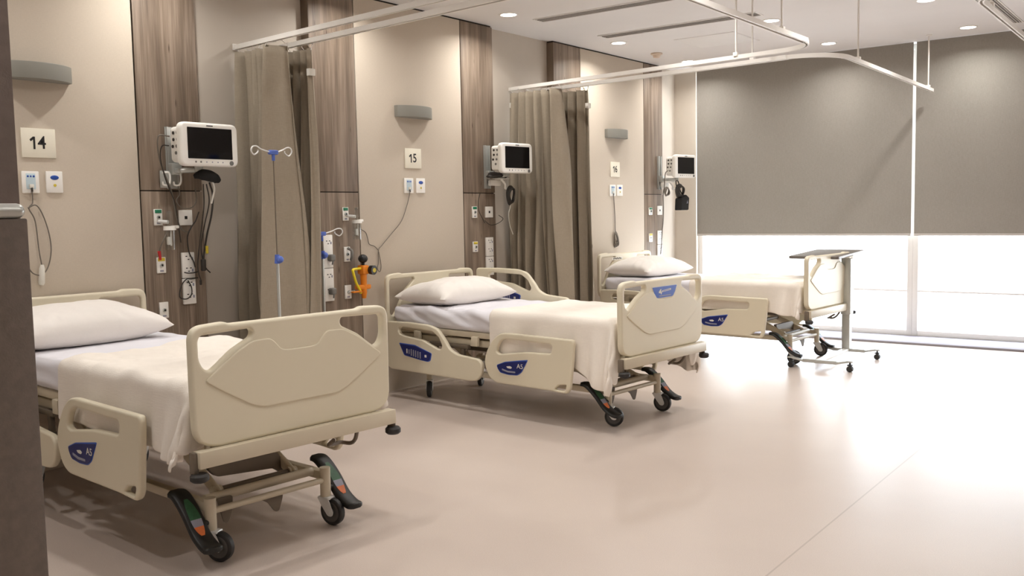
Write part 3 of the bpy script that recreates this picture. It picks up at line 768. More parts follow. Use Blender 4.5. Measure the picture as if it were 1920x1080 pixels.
def pillow(i, label, cx, cy, a, c, T, rz, seed):
    b = MB(); n = 44; m = 34
    def surf(side):
        def fn(u, v):
            u = u * 2 - 1; v = v * 2 - 1
            U = math.copysign(abs(u) ** .85, u); V = math.copysign(abs(v) ** .85, v)
            x = a * U * (.90 + .10 * V * V); y = c * V * (.93 + .07 * U * U)
            h = (max(0, 1 - U * U) * max(0, 1 - V * V)) ** .42
            crease = wr(x * 4, y * 4, side * 2, seed) * .020 * min(1, h * 1.6)
            edge = (1 - h) ; crease += .006 * sin(math.atan2(y, x) * 26 + 4 * wr(x * 3, y * 3, 1, seed)) * edge * min(1, h * 4)
            if side > 0: z = T * (.30 + .70 * h) + crease
            else: z = T * (.30 - .29 * min(1, h * 1.5)) + crease * .3
            return Vector((x, y, max(0.002, z)))
        return fn
    b.grid(n, m, surf(1)); b.grid(n, m, surf(-1))
    bmesh.ops.remove_doubles(b.bm, verts=b.bm.verts, dist=1e-4)
    bmesh.ops.recalc_face_normals(b.bm, faces=b.bm.faces)
    o = b.build('pillow', 'cotton pillowcase', None, 70)
    loc, rb, dz = BEDS[i]
    p = Matrix.Rotation(rb, 3, 'Z') @ Vector((cx, cy, 0))
    o.location = (loc[0] + p.x, loc[1] + p.y, MT + dz + .004); o.rotation_euler = (0, 0, rb + rz)
    return tag(o, label, 'pillow', 'white pillows on the beds')
pillow(0, 'plump white pillow on the nearest bed, below the wall number 14', -1.66, -.10, .27, .42, .215, .04, 1)
pillow(1, 'white pillow on the middle bed, leaning by the raised side rail', -1.685, -.03, .27, .41, .20, .02, 2)
pillow(2, 'white pillow on the farthest bed, below the wall number 16', -1.70, -.02, .27, .41, .20, -.03, 3)

def blanket(i, label, a0, seed, side=.27, end=.24, drop=.12, lumpy=1.0, far=1.0):
    xe, hw, zt, r = .112, .452, MT + .006, .045
    q = pi / 2 * r
    A0 = a0; A1 = xe - r + q + end; B = hw - r + q + side
    na, nb = 74, 86
    def over(d):      # run over a rounded edge: (outward, downward)
        if d <= 0: return 0.0, 0.0
        if d < q: return r * sin(d / r), r * (1 - cos(d / r))
        return r, r + d - q
    def fn(u, v):
        a = A0 + (A1 - A0) * u; bb = -B + (2 * B - (1 - far) * side) * v
        hem = .02 * noise.noise(Vector((a * 2, seed, 0))) if abs(bb) > hw else 0
        s = -1 if bb < 0 else 1; db = abs(bb) - (hw - r); da = a - (xe - r)
        lump = (.010 * wr(a * 2.2, bb * 2.2, 0, seed) + .006 * wr(a * 6, bb * 6, 0, seed + 4)) * lumpy
        if da <= 0 or db <= 0:
            oa, za = over(da); ob_, zb = over(db)
            x = a if da <= 0 else xe - r + oa
            y = bb if db <= 0 else s * (hw - r + ob_)
            z = zt - za - zb
            if zb > .05:
                k = min(1, (zb - .05) / .2)
                y += s * (.010 * sin(a * 17 + seed) + .008 * wr(a * 3, 0, 0, seed + 2) + .004) * k
                z -= hem * k
            elif za == 0: z += abs(lump) * .9
            if za > .0: x = min(x + .004 * sin(bb * 20), .142)
        else:             # corner: the spare cloth falls as a fold beside the mattress
            rr = (da ** 7 + db ** 7) ** (1 / 7); th = math.atan2(db, da)
            o1, d1 = over(rr)
            k = sin(2 * th) * min(1, max(0, d1 - .03) / .2)
            x = min(xe - r + o1 * cos(th) ** .6 + .02 * k, .140)
            y = s * (hw - r + o1 * sin(th) ** .6 + .055 * k)
            z = zt - d1 * (1 + .02 * sin(th * 9)) + .3 * .0
            x += .008 * sin(d1 * 30 + th * 8) * k
            x = min(x, .140)
        if abs(bb) > hw - r:   # the overhang grows towards the foot end and swells into soft folds
            t_ = min(1, max(0, (a + .24) / .30)); t_ = t_ * t_ * (3 - 2 * t_)
            q_ = min(1, max(0, (zt - z - .05) / .22))
            z -= drop * t_ * q_ * (1 if s < 0 else far)
            y += s * (.032 * q_ * t_ * (1 + .7 * sin(a * 42 + seed)) + .006 * q_ * sin(a * 23 + 3 * seed) + .004 * q_)
        return Vector((x, y, z))
    b = MB(); b.grid(na, nb, fn)
    o = b.build('blanket', 'cellular blanket', None, 180)
    m = o.modifiers.new('thick', 'SOLIDIFY'); m.thickness = .010; m.offset = 1
    m2 = o.modifiers.new('soft', 'SUBSURF'); m2.levels = 1; m2.render_levels = 1
    return place(tag(o, label, 'blanket', 'cream blankets over the beds'), i)
blanket(0, 'rumpled cream blanket on the nearest bed, hanging beside its plain footboard', -1.03, 1, side=.225, end=.19, drop=.012, lumpy=2.6, far=.3)
blanket(1, 'smooth cream blanket on the middle bed, its corner drooping low by the badged footboard', -.945, 2, side=.27, end=.22, drop=.13)
blanket(2, 'cream blanket on the farthest bed, in front of the bright window', -.98, 3, side=.21, end=.18, drop=.03, lumpy=2.0)

# ------------------------------------------------------------------ headwall fittings
def sign(y, z, txt, label):
    t = thing('number_sign', label, 'wall sign', (0, y, z), 0, 'cream bay number signs')
    MB().box((.004, 0, 0), (.008, .188, .160), .0015).build('sign_plate', 'sign cream', t)
    b = MB(); H = .034; w = .0105   # a flagged 1 and a second digit of the same height
    b.plate([(-.020 - w, -H), (-.020, -H), (-.020, H), (-.031, H), (-.050, H - .016), (-.044, H - .026), (-.020 - w, H - .016)], [], .008, .0092, 'X')
    b.text(txt[1], .098, 'X', (.0086, .017, 0), .0006, .95, weight=.0012)
    b.build('sign_number', 'sign print', t)
sign(2.581, 1.829, '14', 'cream wall sign with black number 14')
sign(5.584, 1.846, '15', 'cream wall sign with black number 15')
sign(8.737, 1.836, '16', 'cream wall sign with black number 16')

def uplight(y, label):
    t = thing('wall_light', label, 'wall light', (0, y, 2.21), 0, 'grey wall uplights above the signs')
    hw = .20
    arcp = [(hw * sin(radians(a)) / sin(radians(52)), .035 + .085 * (cos(radians(a)) - cos(radians(52))) / (1 - cos(radians(52)))) for a in range(-52, 53, 8)]
    ol = [(0.0, -hw)] + [(x, yy) for yy, x in arcp] + [(0.0, hw)]
    inn = [(0.012, -hw + .01)] + [(x - .008, yy * .955) for yy, x in arcp] + [(0.012, hw - .01)]
    b = MB(); b.plate(ol, [inn], -.045, .045, 'Z', bev=.003); b.plate(inn, [], -.042, -.036, 'Z')
    b.build('housing', 'lamp grey', t)
    MB().box2((.002, -hw + .02, -.03), (.02, hw - .02, .03), .003).build('back_plate', 'lamp grey', t)
uplight(2.575, 'bow fronted grey wall uplight above the number 14')
uplight(5.590, 'bow fronted grey wall uplight above the number 15')
uplight(8.742, 'bow fronted grey wall uplight above the number 16')

def call_plate(y, z, w, label):
    t = thing('call_socket', label, 'wall socket', (0, y, z), 0, 'nurse call sockets beside the signs')
    MB().box((.006, 0, 0), (.012, w, .120), .004).build('face_plate', 'plate plastic', t)
    b = MB(); b.use('panel tint').box((.0125, 0, .005), (.002, w * .55, .085), .001)
    for k in (-1, 0, 1): b.use('icon blue').cyl((.013, k * w * .17, .032), (.0148, k * w * .17, .032), w * (.06 if k else .05), seg=14)
    b.build('icon_strip', None, t)
    b = MB(); b.use('label white').box((.018, 0, -.022), (.012, .024, .022), .003); b.use('cable dark').cyl((.02, 0, -.03), (.022, 0, -.052), .005)
    b.build('jack_plug', None, t)
def call_button(y, z, w, label):
    t = thing('call_reset_plate', label, 'wall switch', (-.0015, y, z), 0, 'call reset plates beside the signs')
    MB().box((.006, 0, 0), (.012, w, .120), .004).build('face_plate', 'plate plastic', t)
    MB().ball((.012, 0, .025), (.004, w * .26, .013)).build('blue_button', 'icon blue', t)
    MB().cyl((.011, 0, -.018), (.0145, 0, -.018), .008, seg=16).build('indicator_lamp', 'gas yellow', t)
call_plate(2.523, 1.614, .094, 'white nurse call socket with blue icons below sign 14')
call_button(2.656, 1.616, .094, 'white plate with a blue oval button below sign 14')
call_plate(5.522, 1.628, .105, 'white nurse call socket with blue icons below sign 15')
call_button(5.663, 1.629, .104, 'white plate with a blue oval button below sign 15')
call_plate(8.677, 1.612, .120, 'white nurse call socket with blue icons below sign 16')
call_button(8.828, 1.613, .118, 'white plate with a blue oval button below sign 16')

def cord(label, pts, r, m, cat='cable', name='cable', group=None, n=8, end=None):
    P = spline(pts, n)
    o = Vector(pts[0])
    b = MB().use(m).tube([p - o for p in P], r, 8)
    if end:
        b.use(end[0])
        e = Vector(pts[-1]) - o; b.box(e - Vector((0, 0, end[2] / 2)), (end[1] * .7, end[1], end[2]), .006)
    ob = b.build(name, None); ob.location = o
    return tag(ob, label, cat, group)
# bay 14 call handset: cord down, loop, pear push at the end
t = thing('call_handset', 'grey call handset hanging on a looped cord below sign 14', 'call handset', (.02, 2.523, 1.57))
rel = lambda pts: [Vector(p) - Vector((.02, 2.523, 1.57)) for p in pts]
MB().tube(spline(rel([(.02, 2.523, 1.565), (.022, 2.520, 1.50), (.02, 2.500, 1.47), (.025, 2.527, 1.40), (.02, 2.541, 1.24), (.03, 2.548, 1.15)]), 8), .0035, 8).build('cord', 'cable grey', t)
MB().tube(spline(rel([(.022, 2.493, 1.473), (.03, 2.535, 1.487), (.02, 2.575, 1.43), (.02, 2.602, 1.33), (.02, 2.608, 1.235), (.025, 2.585, 1.15), (.03, 2.545, 1.105), (.025, 2.50, 1.115), (.02, 2.47, 1.16)]), 8), .0035, 8).build('cord', 'cable grey', t)
b = MB(); b.tube(rel([(.03, 2.549, 1.16), (.03, 2.547, 1.14), (.03, 2.540, 1.06), (.03, 2.538, 1.048)]), .014, 12, True, [.008, .015, .017, .012])
b.build('push_button', 'cable white', t)
# bay 15: cord sagging sideways to the wood panel
o = (.015, 5.522, 1.575)
t = thing('call_cable', 'thin grey call cord sagging from the socket below sign 15 to the wood panel', 'call cord', o)
rel15 = lambda pts: [Vector(p) - Vector(o) for p in pts]
b = MB(); b.tube(spline(rel15([(.02, 5.522, 1.575), (.012, 5.49, 1.47), (.012, 5.42, 1.345), (.012, 5.30, 1.245), (.012, 5.20, 1.165), (.012, 5.158, 1.125), (.014, 5.150, 1.03), (.016, 5.135, .985), (.016, 5.163, .96), (.014, 5.178, 1.01), (.012, 5.160, 1.115)]), 8), .003, 8)
b.build('cord', 'cable grey', t)
MB().tube(spline(rel15([(.012, 5.158, 1.125), (.012, 5.115, 1.158), (.012, 5.060, 1.178), (.012, 5.045, 1.225), (.012, 5.025, 1.268), (.012, 4.968, 1.295), (.012, 4.93, 1.297)]), 8), .003, 8).build('cord', 'cable grey', t)
# bay 16: coiled hank at the end
o = (.015, 8.68, 1.56)
t = thing('call_cable', 'grey call cord with a knotted hank hanging below sign 16', 'call cord', o)
rel16 = lambda pts: [Vector(p) - Vector(o) for p in pts]
MB().tube(spline(rel16([(.02, 8.677, 1.56), (.012, 8.70, 1.45), (.012, 8.712, 1.34), (.012, 8.716, 1.20), (.02, 8.716, 1.14)]), 8), .0045, 8).build('cord', 'cable grey', t)
b = MB()
for k in range(5):
    ang = k * .62
    pts = []
    for j in range(25):
        a = 2 * pi * j / 24
        y = .052 * cos(a) * (.55 + .12 * k); z = .085 * sin(a) * (1 - .08 * k)
        pts.append((.014 + .006 * k + .006 * sin(a + k), 8.716 + y * cos(ang * .5) - z * sin(ang * .4) * .35, 1.085 + z))
    b.tube(rel16(pts), .0048, 6)
b.build('cord_hank', 'cable grey', t)

# service outlets on the wood boards
def outlet(y, z, w, h, kind, label):
    t = thing('gas_outlet' if kind in ('green', 'yellow', 'plain') else 'data_socket', label, 'gas outlet' if kind in ('green', 'yellow', 'plain') else 'wall socket', (0, y, z), 0,
              'gas and vacuum outlets on the wood boards' if kind in ('green', 'yellow', 'plain') else 'square data sockets on the wood boards')
    MB().box((.006, 0, 0), (.012, w, h), .003).build('face_plate', 'plate plastic', t)
    if kind == 'data':
        b = MB(); b.box((.0125, 0, .0), (.003, .02, .02), .002); b.build('jack', 'sign print', t); return t
    if kind != 'plain':
        MB().box((.013, 0, h * .36), (.004, w * .8, h * .22), .002).build('gas_tag', 'gas green' if kind == 'green' else 'gas yellow', t)
    b = MB(); b.use('aluminium').cyl((.012, 0, 0), (.02, 0, 0), w * .2); b.use('sign print').cyl((.02, 0, 0), (.0215, 0, 0), w * .11, seg=14)
    b.use('print grey').box((.0125, 0, -h * .36), (.002, w * .4, h * .1))
    b.build('probe_port', None, t)
    return t
outlet(3.285, 1.410, .056, .100, 'green', 'oxygen outlet with green tag right of fabric panel 14, behind the flowmeter')
outlet(3.477, 1.405, .094, .096, 'data', 'square white data socket below monitor 14')
outlet(3.291, 1.115, .060, .098, 'yellow', 'yellow tagged outlet left of the sockets below monitor 14')
outlet(3.295, .836, .060, .100, 'plain', 'plain white outlet low on the board beside the nearest bed')
outlet(4.830, 1.410, .058, .100, 'green', 'oxygen outlet with green tag above the orange regulator, left of panel 15')
outlet(4.834, 1.110, .060, .110, 'plain', 'white outlet with a grey probe just above the orange regulator')
outlet(4.831, .827, .062, .102, 'plain', 'white outlet behind the yellow hose of the orange regulator')
outlet(6.345, 1.406, .066, .100, 'green', 'green tagged outlet right of fabric panel 15, no meter fitted')
outlet(6.548, 1.405, .105, .098, 'data', 'square white data socket below monitor 15')
outlet(6.346, 1.103, .066, .092, 'yellow', 'yellow tagged outlet low on the board right of panel 15')
outlet(9.507, 1.380, .080, .085, 'green', 'small outlet right of fabric panel 16, beside the data socket')
outlet(9.726, 1.388, .112, .105, 'data', 'square white data socket below monitor 16')
outlet(9.507, 1.079, .080, .098, 'yellow', 'small outlet low on the board right of panel 16')

def power_strip(y0, y1, z0, z1, label, plugs=()):
    t = thing('power_outlet', label, 'power socket', (0, (y0 + y1) / 2, (z0 + z1) / 2), 0, 'vertical power socket plates on the wood boards')
    w, h = y1 - y0, z1 - z0
    for s in (-1, 1):
        b = MB(); b.use('plate plastic').box((.008, 0, s * h / 4), (.016, w, h / 2 - .004), .004)
        for zz in (.25, -.2):
            zc = s * h / 4 + zz * h / 2
            for (dy, dzz) in ((-.2, .03), (.2, .03), (0, -.01)):
                b.use('sign print').box((.0165, dy * w * .8, zc + dzz * .5), (.001, .012, .006))
            b.use('print grey').box((.0165, w * .3, zc), (.002, .012, .018), .001)
        b.build('socket_plate', None, t)
    for zz in plugs:
        b = MB(); b.box((.035, .01, zz), (.045, .05, .05), .012, 3); b.cyl((.05, .01, zz - .02), (.05, .005, zz - .05), .006, seg=10); b.build('plug', 'hub grey', t)
    return t
power_strip(3.433, 3.523, .856, 1.188, 'tall white power socket plate below monitor 14, with a cable looped over it')
power_strip(4.600, 4.688, .772, 1.262, 'tall white power socket plate with two grey plugs, behind the short pole', (.075, -.17))
power_strip(6.490, 6.594, .84, 1.182, 'tall white power socket plate below monitor 15')
power_strip(9.662, 9.780, .83, 1.157, 'tall white power socket plate below monitor 16')

def flowmeter(y, z, label, tip):
    t = thing('oxygen_flowmeter', label, 'flowmeter', (0, y, z), 0, 'oxygen flowmeters with humidifier bottles')
    MB().cyl((.02, -.02, .0), (.075, 0.01, -.005), .011).build('probe', 'chrome', t)
    b = MB(); b.cyl((.08, .015, -.03), (.08, .015, .055), .016, .014); b.ball((.08, .015, .055), (.014, .014, .012)); b.build('flow_tube', 'clear plastic', t)
    b = MB(); b.cyl((.08, .015, -.055), (.08, .015, -.03), .038, .036, 24); b.box((.08, .05, -.036), (.02, .05, .018), .004); b.build('bottle_cap', 'white plastic', t)
    b = MB(); b.cyl((.08, .015, -.175), (.08, .015, -.055), .031, .033, 24); b.build('bottle', 'clear plastic', t)
    b = MB(); b.cyl((.08, .02, -.15), (.08, .02, -.06), .005, seg=8); b.box((.08, .005, -.12), (.02, .022, .05), .006); b.build('dip_tube', 'white plastic', t)
    if tip:
        b = MB(); b.use('cable grey').tube(spline([(.08, .0, -.06), (.09, -.03, -.10), (.08, -.05, -.15), (.06, -.052, -.19)], 6), .004, 8)
        b.use('red tip').cyl((.06, -.052, -.18), (.06, -.046, -.235), .010, .008, 12); b.build('hose', None, t)
    return t
flowmeter(3.30, 1.385, 'oxygen flowmeter with a red tipped hose on the board beside panel 14', True)
flowmeter(4.86, 1.395, 'oxygen flowmeter with humidifier bottle above the orange regulator', False)
b = MB(); b.tube(spline([(0, 0, 0), (.03, .01, -.02), (.035, .005, -.06), (.02, .01, -.09)], 6), .011, 10)
o = b.build('hose_probe', 'hub grey'); o.location = (.02, 4.832, 1.155); tag(o, 'short grey hose probe stuck in the outlet above the orange regulator', 'hose probe')

# orange suction regulator with black knobs and yellow hose
t = thing('suction_regulator', 'orange suction regulator with black knobs and a yellow hose, left of the middle bed', 'regulator', (.06, 4.925, .915))
b = MB(); b.cyl((.02, 0, -.09), (.02, 0, .11), .022, .028); b.box((.02, .0, .075), (.07, .065, .07), .012); b.cyl((.02, 0, -.14), (.02, 0, -.09), .016, .024); b.build('body', 'orange body', t)
b = MB(); b.box((.01, .0, -.055), (.06, .12, .035), .008); b.box((.03, -.085, -.085), (.03, .09, .012), .004); b.build('mount_clamp', 'orange body', t)
b = MB(); b.cyl((.02, .0, .11), (.02, .0, .135), .012); b.ball((.02, .0, .158), (.036, .038, .033)); b.build('knob', 'knob black', t)
b = MB(); b.use('knob black').cyl((.05, .045, .072), (.085, .05, .070), .034, .036, 24); b.use('gas yellow').cyl((.085, .05, .070), (.088, .05, .070), .017, seg=18); b.build('gauge', None, t)
MB().tube(spline([(.02, -.02, .085), (.03, -.07, .085), (.035, -.118, .082), (.04, -.122, .06), (.035, -.09, -.02), (.03, -.05, -.075), (.028, -.04, -.10)], 7), .010, 12).build('hose', 'yellow hose', t)
b = MB(); b.cyl((-.045, -.095, -.09), (.01, -.085, -.08), .007); b.build('probe', 'chrome', t)

# infusion poles
def iv_pole(x, y, top, join, name_label, r_up, r_low, hooks):
    t = thing('infusion_pole', name_label, 'infusion pole', (x, y, 0), 0, 'slim poles with blue fittings')
    MB().lathe([(0, 0), (.13, 0), (.13, .02), (.10, .032), (.03, .04), (0, .04)], Matrix()).build('base', 'dark steel', t)
    MB().cyl((0, 0, .03), (0, 0, join), r_low, seg=14).build('lower_tube', 'aluminium', t)
    MB().cyl((0, 0, join), (0, 0, top), r_up, seg=12).build('upper_tube', 'dark steel', t)
    b = MB(); b.cyl((0, 0, join - .025), (0, 0, join + .03), r_low + .009, r_up + .010, 18); b.ball((.02, .005, join), .022); b.build('clamp_knob', 'iv blue', t)
    b = MB(); b.box((0, 0, top), (.035, .06, .028), .008); b.cyl((0, 0, top - .05), (0, 0, top), .010); b.build('hook_hub', 'iv blue', t)
    for s, ln in hooks:
        a = [(0, s * .02, top), (0, s * ln * .55, top + .016), (.01, s * ln * .8, top + .032), (.012, s * ln, top + .028), (.01, s * ln * 1.06, top + .005), (.005, s * ln * .92, top - .018), (0, s * ln * .72, top - .002), (0, s * ln * .70, top + .012)]
        MB().tube(spline(a, 6), .0042, 8).build('hook', 'chrome', t)
iv_pole(.60, 3.708, 1.790, 1.138, 'tall pole with a blue hub and wire loops, in front of the near curtain', .004, .009, ((-1, .16), (1, .125)))
iv_pole(.30, 4.335, 1.277, 1.13, 'short pole with blue fittings in front of the plugged socket plate', .007, .009, ((-1, .08), (1, .17)))

# ------------------------------------------------------------------ patient monitors
def monitor(y, z, yaw, label, x=.24):
    t = thing('patient_monitor', label, 'monitor', (x, y, z), yaw, 'white patient monitors on wall arms')
    w, h = .405, .262
    ol = rnd([(-w / 2, -h / 2), (w / 2, -h / 2), (w / 2, h / 2), (-w / 2, h / 2)], .045, 6)
    b = MB(); b.plate(ol, [], .008, .06, 'X', bev=.014, bseg=3)
    b.plate(rnd([(-w * .42, -h * .40), (w * .42, -h * .40), (w * .42, h * .42), (-w * .42, h * .42)], .03, 4), [], -.10, .02, 'X', bev=.015)
    b.build('housing', 'white plastic', t, 60, wn=True)
    MB().plate(rnd([(-.157, -.086), (.157, -.086), (.157, .100), (-.157, .100)], .004), [], .058, .0615, 'X').build('screen', 'screen', t)
    for k, dy in enumerate((-.105, -.07, -.03, .01, .05, .085)):
        MB().cyl((.058, dy, -.105), (.0615, dy, -.105), .006 if k < 2 else .004, seg=12).build('control_button', 'hub grey' if k < 2 else 'print grey', t)
    MB().cyl((.058, .148, -.108), (.064, .148, -.108), .014, seg=20).build('control_knob', 'hub grey', t)
    MB().box((.0605, 0, .113), (.002, .045, .007)).build('nameplate', 'print dark', t)
    b = MB()
    for k, (dx, dzz) in enumerate(((-.01, .07), (-.05, .07), (-.01, .03), (-.05, .03), (-.02, -.01), (-.06, -.01), (-.03, -.05))):
        b.use('cable dark' if k % 2 else 'hub grey').cyl((dx - .01, -w * .42 - .004 if True else 0, dzz), (dx - .01, -w * .40 if True else 0, dzz), .010, seg=12)
    b.build('port', None, t)
    return t
monitor(3.476, 1.843, 0.0, 'white patient monitor with a black screen, on the wall arm nearest the near curtain')
monitor(6.60, 1.868, -.09, 'white patient monitor with a black screen in front of the far curtain')
monitor(9.83, 1.886, -.16, 'white patient monitor with a black screen beside the window wall')

def wall_arm(y, ym, z, label, holders):
    t = thing('monitor_bracket', label, 'wall bracket', (0, y, z), 0, 'aluminium wall channels holding the monitors')
    b = MB()
    b.box2((0, -.04, -.17), (.008, .04, .21), .002)
    for s in (-1, 1): b.box2((.008, s * .03 - .006, -.17), (.022, s * .03 + .006, .21), .002)
    b.build('wall_channel', 'aluminium', t)
    d = ym - y
    b = MB(); b.box((.035, 0, -.05), (.05, .07, .07), .006); b.box2((.05, -.02, -.075), (.10, .02, -.045), .006)
    b.tube([(.08, 0, -.06), (.16, d * .8, -.06)], .017, 12); b.cyl((.17, d, -.07), (.17, d, -.015), .026)
    b.box((.19, d, -.012), (.13, .12, .012), .004)
    b.box((.235, d, -.024), (.05, .09, .022), .006)
    b.build('support_arm', 'aluminium', t)
    if holders:
        b = MB(); b.box2((.02, -.10, -.165), (.03, .02, -.06), .003)
        b.build('accessory_plate', 'aluminium', t)
        for dy in (-.075, .0):
            r = MB(); r.tube(spline([(.05, dy - .022, -.075), (.055, dy + .018, -.075), (.06, dy + .022, -.12), (.055, dy + .012, -.148), (.05, dy - .018, -.148), (.05, dy - .024, -.128)], 6), .006, 8)
            r.build('cable_hook', 'white plastic', t)
    else:
        b = MB(); b.box((.09, .06, -.085), (.12, .16, .008), .003); b.box((.05, .05, -.12), (.04, .14, .05), .008); b.build('tray', 'plate plastic', t)
        r = MB(); r.tube(spline([(.10, .08, -.09), (.12, .11, -.13), (.11, .13, -.17), (.12, .17, -.165)], 6), .010, 8); r.build('cable_hook', 'white plastic', t)
wall_arm(3.40, 3.476, 1.755, 'aluminium wall channel and arm carrying monitor 14, with two white hooks', True)
wall_arm(6.532, 6.60, 1.782, 'aluminium wall channel and arm carrying monitor 15, black cables on its tray', False)
wall_arm(9.722, 9.83, 1.800, 'aluminium wall channel and arm carrying monitor 16, beside a black cuff bag', False)

# cuffs, coils and leads
def lump(label, c, pts, radii, m, name, cat):
    P = spline(pts, 5); n = len(P)
    R = [radii[int(i / (n - 1) * (len(radii) - 1))] * (1 - (i / (n - 1) * (len(radii) - 1)) % 1) + radii[min(len(radii) - 1, int(i / (n - 1) * (len(radii) - 1)) + 1)] * ((i / (n - 1) * (len(radii) - 1)) % 1) for i in range(n)]
    b = MB().use(m).tube(P, .02, 14, True, R)
    o = b.build(name, None, None, 60); o.location = c; return tag(o, label, cat)
lump('rolled black pressure cuff hanging under monitor 14', (.17, 3.50, 1.655), [(0, -.06, 0), (.02, -.02, .012), (.03, .03, .005), (.03, .075, -.012), (.03, .10, -.025)], [.012, .034, .036, .030, .016], 'black cloth', 'pressure_cuff', 'blood pressure cuff')
cord('short white strap hanging from the black cuff under monitor 14', [(.20, 3.55, 1.63), (.21, 3.555, 1.58), (.205, 3.545, 1.53), (.20, 3.535, 1.49)], .006, 'cable white', 'strap', 'cuff_strap')
G = 'leads hanging below the monitors'
cord('grey lead from the left ports of monitor 14 down to the data socket', [(.20, 3.265, 1.89), (.19, 3.20, 1.888), (.17, 3.205, 1.80), (.12, 3.26, 1.70), (.08, 3.335, 1.58), (.05, 3.375, 1.47), (.04, 3.392, 1.40), (.035, 3.43, 1.33), (.03, 3.485, 1.31)], .0045, 'cable grey', group=G)
cord('thin lead hanging from the middle port of monitor 14 in front of the wood board', [(.19, 3.265, 1.835), (.18, 3.225, 1.83), (.16, 3.225, 1.76), (.10, 3.29, 1.64), (.06, 3.37, 1.50), (.04, 3.40, 1.38), (.03, 3.42, 1.25)], .0035, 'cable dark', group=G)
cord('loop of grey lead hanging just below the bracket of monitor 14', [(.06, 3.40, 1.60), (.05, 3.415, 1.55), (.05, 3.39, 1.51), (.05, 3.43, 1.465), (.05, 3.50, 1.47), (.05, 3.535, 1.52), (.06, 3.52, 1.585)], .0035, 'cable grey', group=G)
cord('grey mains lead dropping to the socket plate below monitor 14', [(.06, 3.54, 1.44), (.05, 3.52, 1.385), (.04, 3.49, 1.34), (.035, 3.465, 1.28), (.03, 3.475, 1.19), (.035, 3.50, 1.13), (.03, 3.515, 1.09)], .004, 'cable dark', group=G)
cord('dark cable tied across the socket plate below monitor 14', [(.03, 3.435, 1.062), (.034, 3.46, 1.056), (.034, 3.50, 1.056), (.03, 3.53, 1.060)], .004, 'cable dark', group=G)
cord('dark cable looped over the lower half of the socket plate below monitor 14', [(.03, 3.53, 1.022), (.034, 3.48, 1.018), (.034, 3.445, 1.018), (.03, 3.41, .98), (.03, 3.395, .91), (.035, 3.44, .895), (.035, 3.475, .92), (.034, 3.478, .965), (.034, 3.455, 1.01)], .004, 'cable dark', group=G)
cord('bundle of dark leads hanging right of monitor 14 with a black sensor end', [(.19, 3.535, 1.62), (.17, 3.57, 1.54), (.14, 3.575, 1.42), (.10, 3.565, 1.30), (.08, 3.555, 1.20), (.07, 3.548, 1.14)], .006, 'cable dark', group=G, end=('cable dark', .03, .075))
cord('thin dark lead hanging right of monitor 14 with a curled end', [(.18, 3.52, 1.61), (.15, 3.555, 1.50), (.11, 3.54, 1.35), (.08, 3.53, 1.22), (.06, 3.555, 1.12), (.05, 3.58, 1.08), (.05, 3.61, 1.05)], .004, 'cable dark', group=G)
cord('thin lead with a small plug hanging lowest right of the socket plate below monitor 14', [(.17, 3.505, 1.61), (.13, 3.53, 1.48), (.09, 3.525, 1.30), (.06, 3.515, 1.12), (.05, 3.525, 1.05), (.045, 3.54, 1.01)], .0035, 'cable dark', group=G, end=('cable dark', .016, .035))
o = MB().box((0, 0, 0), (.014, .016, .05), .004).build('cable_tag', 'gas yellow'); o.location = (.095, 3.562, 1.20); tag(o, 'small yellow cable tag on the dark leads below monitor 14', 'cable tag')

def coil(label, c, ry, rz, n, r, m, tilt=0.0, flat=False):
    b = MB().use(m)
    for k in range(n):
        pts = []
        for j in range(29):
            a = 2 * pi * j / 28
            yy = ry * cos(a) * (1 - .05 * k); zz = rz * sin(a) * (1 - .06 * k)
            w = .006 * k + .006 * sin(a * 2 + k)
            if flat: pts.append((zz, yy, w + .01 * sin(a + k)))
            else: pts.append((w, yy + tilt * zz, zz))
        b.tube(pts, r, 7)
    o = b.build('cable_coil', None); o.location = c; return tag(o, label, 'cable coil')
coil('black cable coiled on the tray of the bracket under monitor 15', (.10, 6.56, 1.715), .13, .055, 5, .008, 'cable dark', flat=True)
coil('dark grey cable coil hanging from the hook under monitor 15', (.13, 6.70, 1.55), .048, .085, 6, .0055, 'cable dark', .12)
cord('pale lead falling from bracket 15 along the far curtain edge', [(.14, 6.72, 1.62), (.13, 6.73, 1.55), (.12, 6.715, 1.45), (.11, 6.70, 1.38), (.09, 6.74, 1.29), (.08, 6.80, 1.20)], .004, 'cable white', group=G)
cord('thin dark lead dropping past the green tagged outlet right of panel 15', [(.03, 6.40, 1.57), (.02, 6.385, 1.50), (.02, 6.39, 1.42), (.02, 6.43, 1.36), (.02, 6.47, 1.31)], .003, 'cable dark', group=G)
cord('thin dark lead curling below the data socket under monitor 15', [(.02, 6.47, 1.33), (.02, 6.55, 1.29), (.02, 6.65, 1.30), (.03, 6.72, 1.34), (.03, 6.66, 1.375)], .003, 'cable dark', group=G)
coil('grey cable coil hanging above the black bag below monitor 16', (.20, 9.84, 1.60), .085, .085, 7, .007, 'cable dark', .1)
coil('small grey coil left of the bigger coil below monitor 16', (.13, 9.66, 1.60), .05, .05, 4, .006, 'cable grey', .1)
cord('pair of grey leads dropping from the side of monitor 16', [(.17, 9.63, 1.84), (.15, 9.60, 1.80), (.13, 9.61, 1.66), (.10, 9.64, 1.56), (.06, 9.72, 1.40), (.04, 9.745, 1.25), (.035, 9.73, 1.14), (.035, 9.715, 1.00), (.03, 9.70, .88)], .006, 'cable grey', group=G)
t = thing('cuff_bag', 'black cuff bag hanging below monitor 16 with a pale mark', 'bag', (.22, 9.87, 1.47))
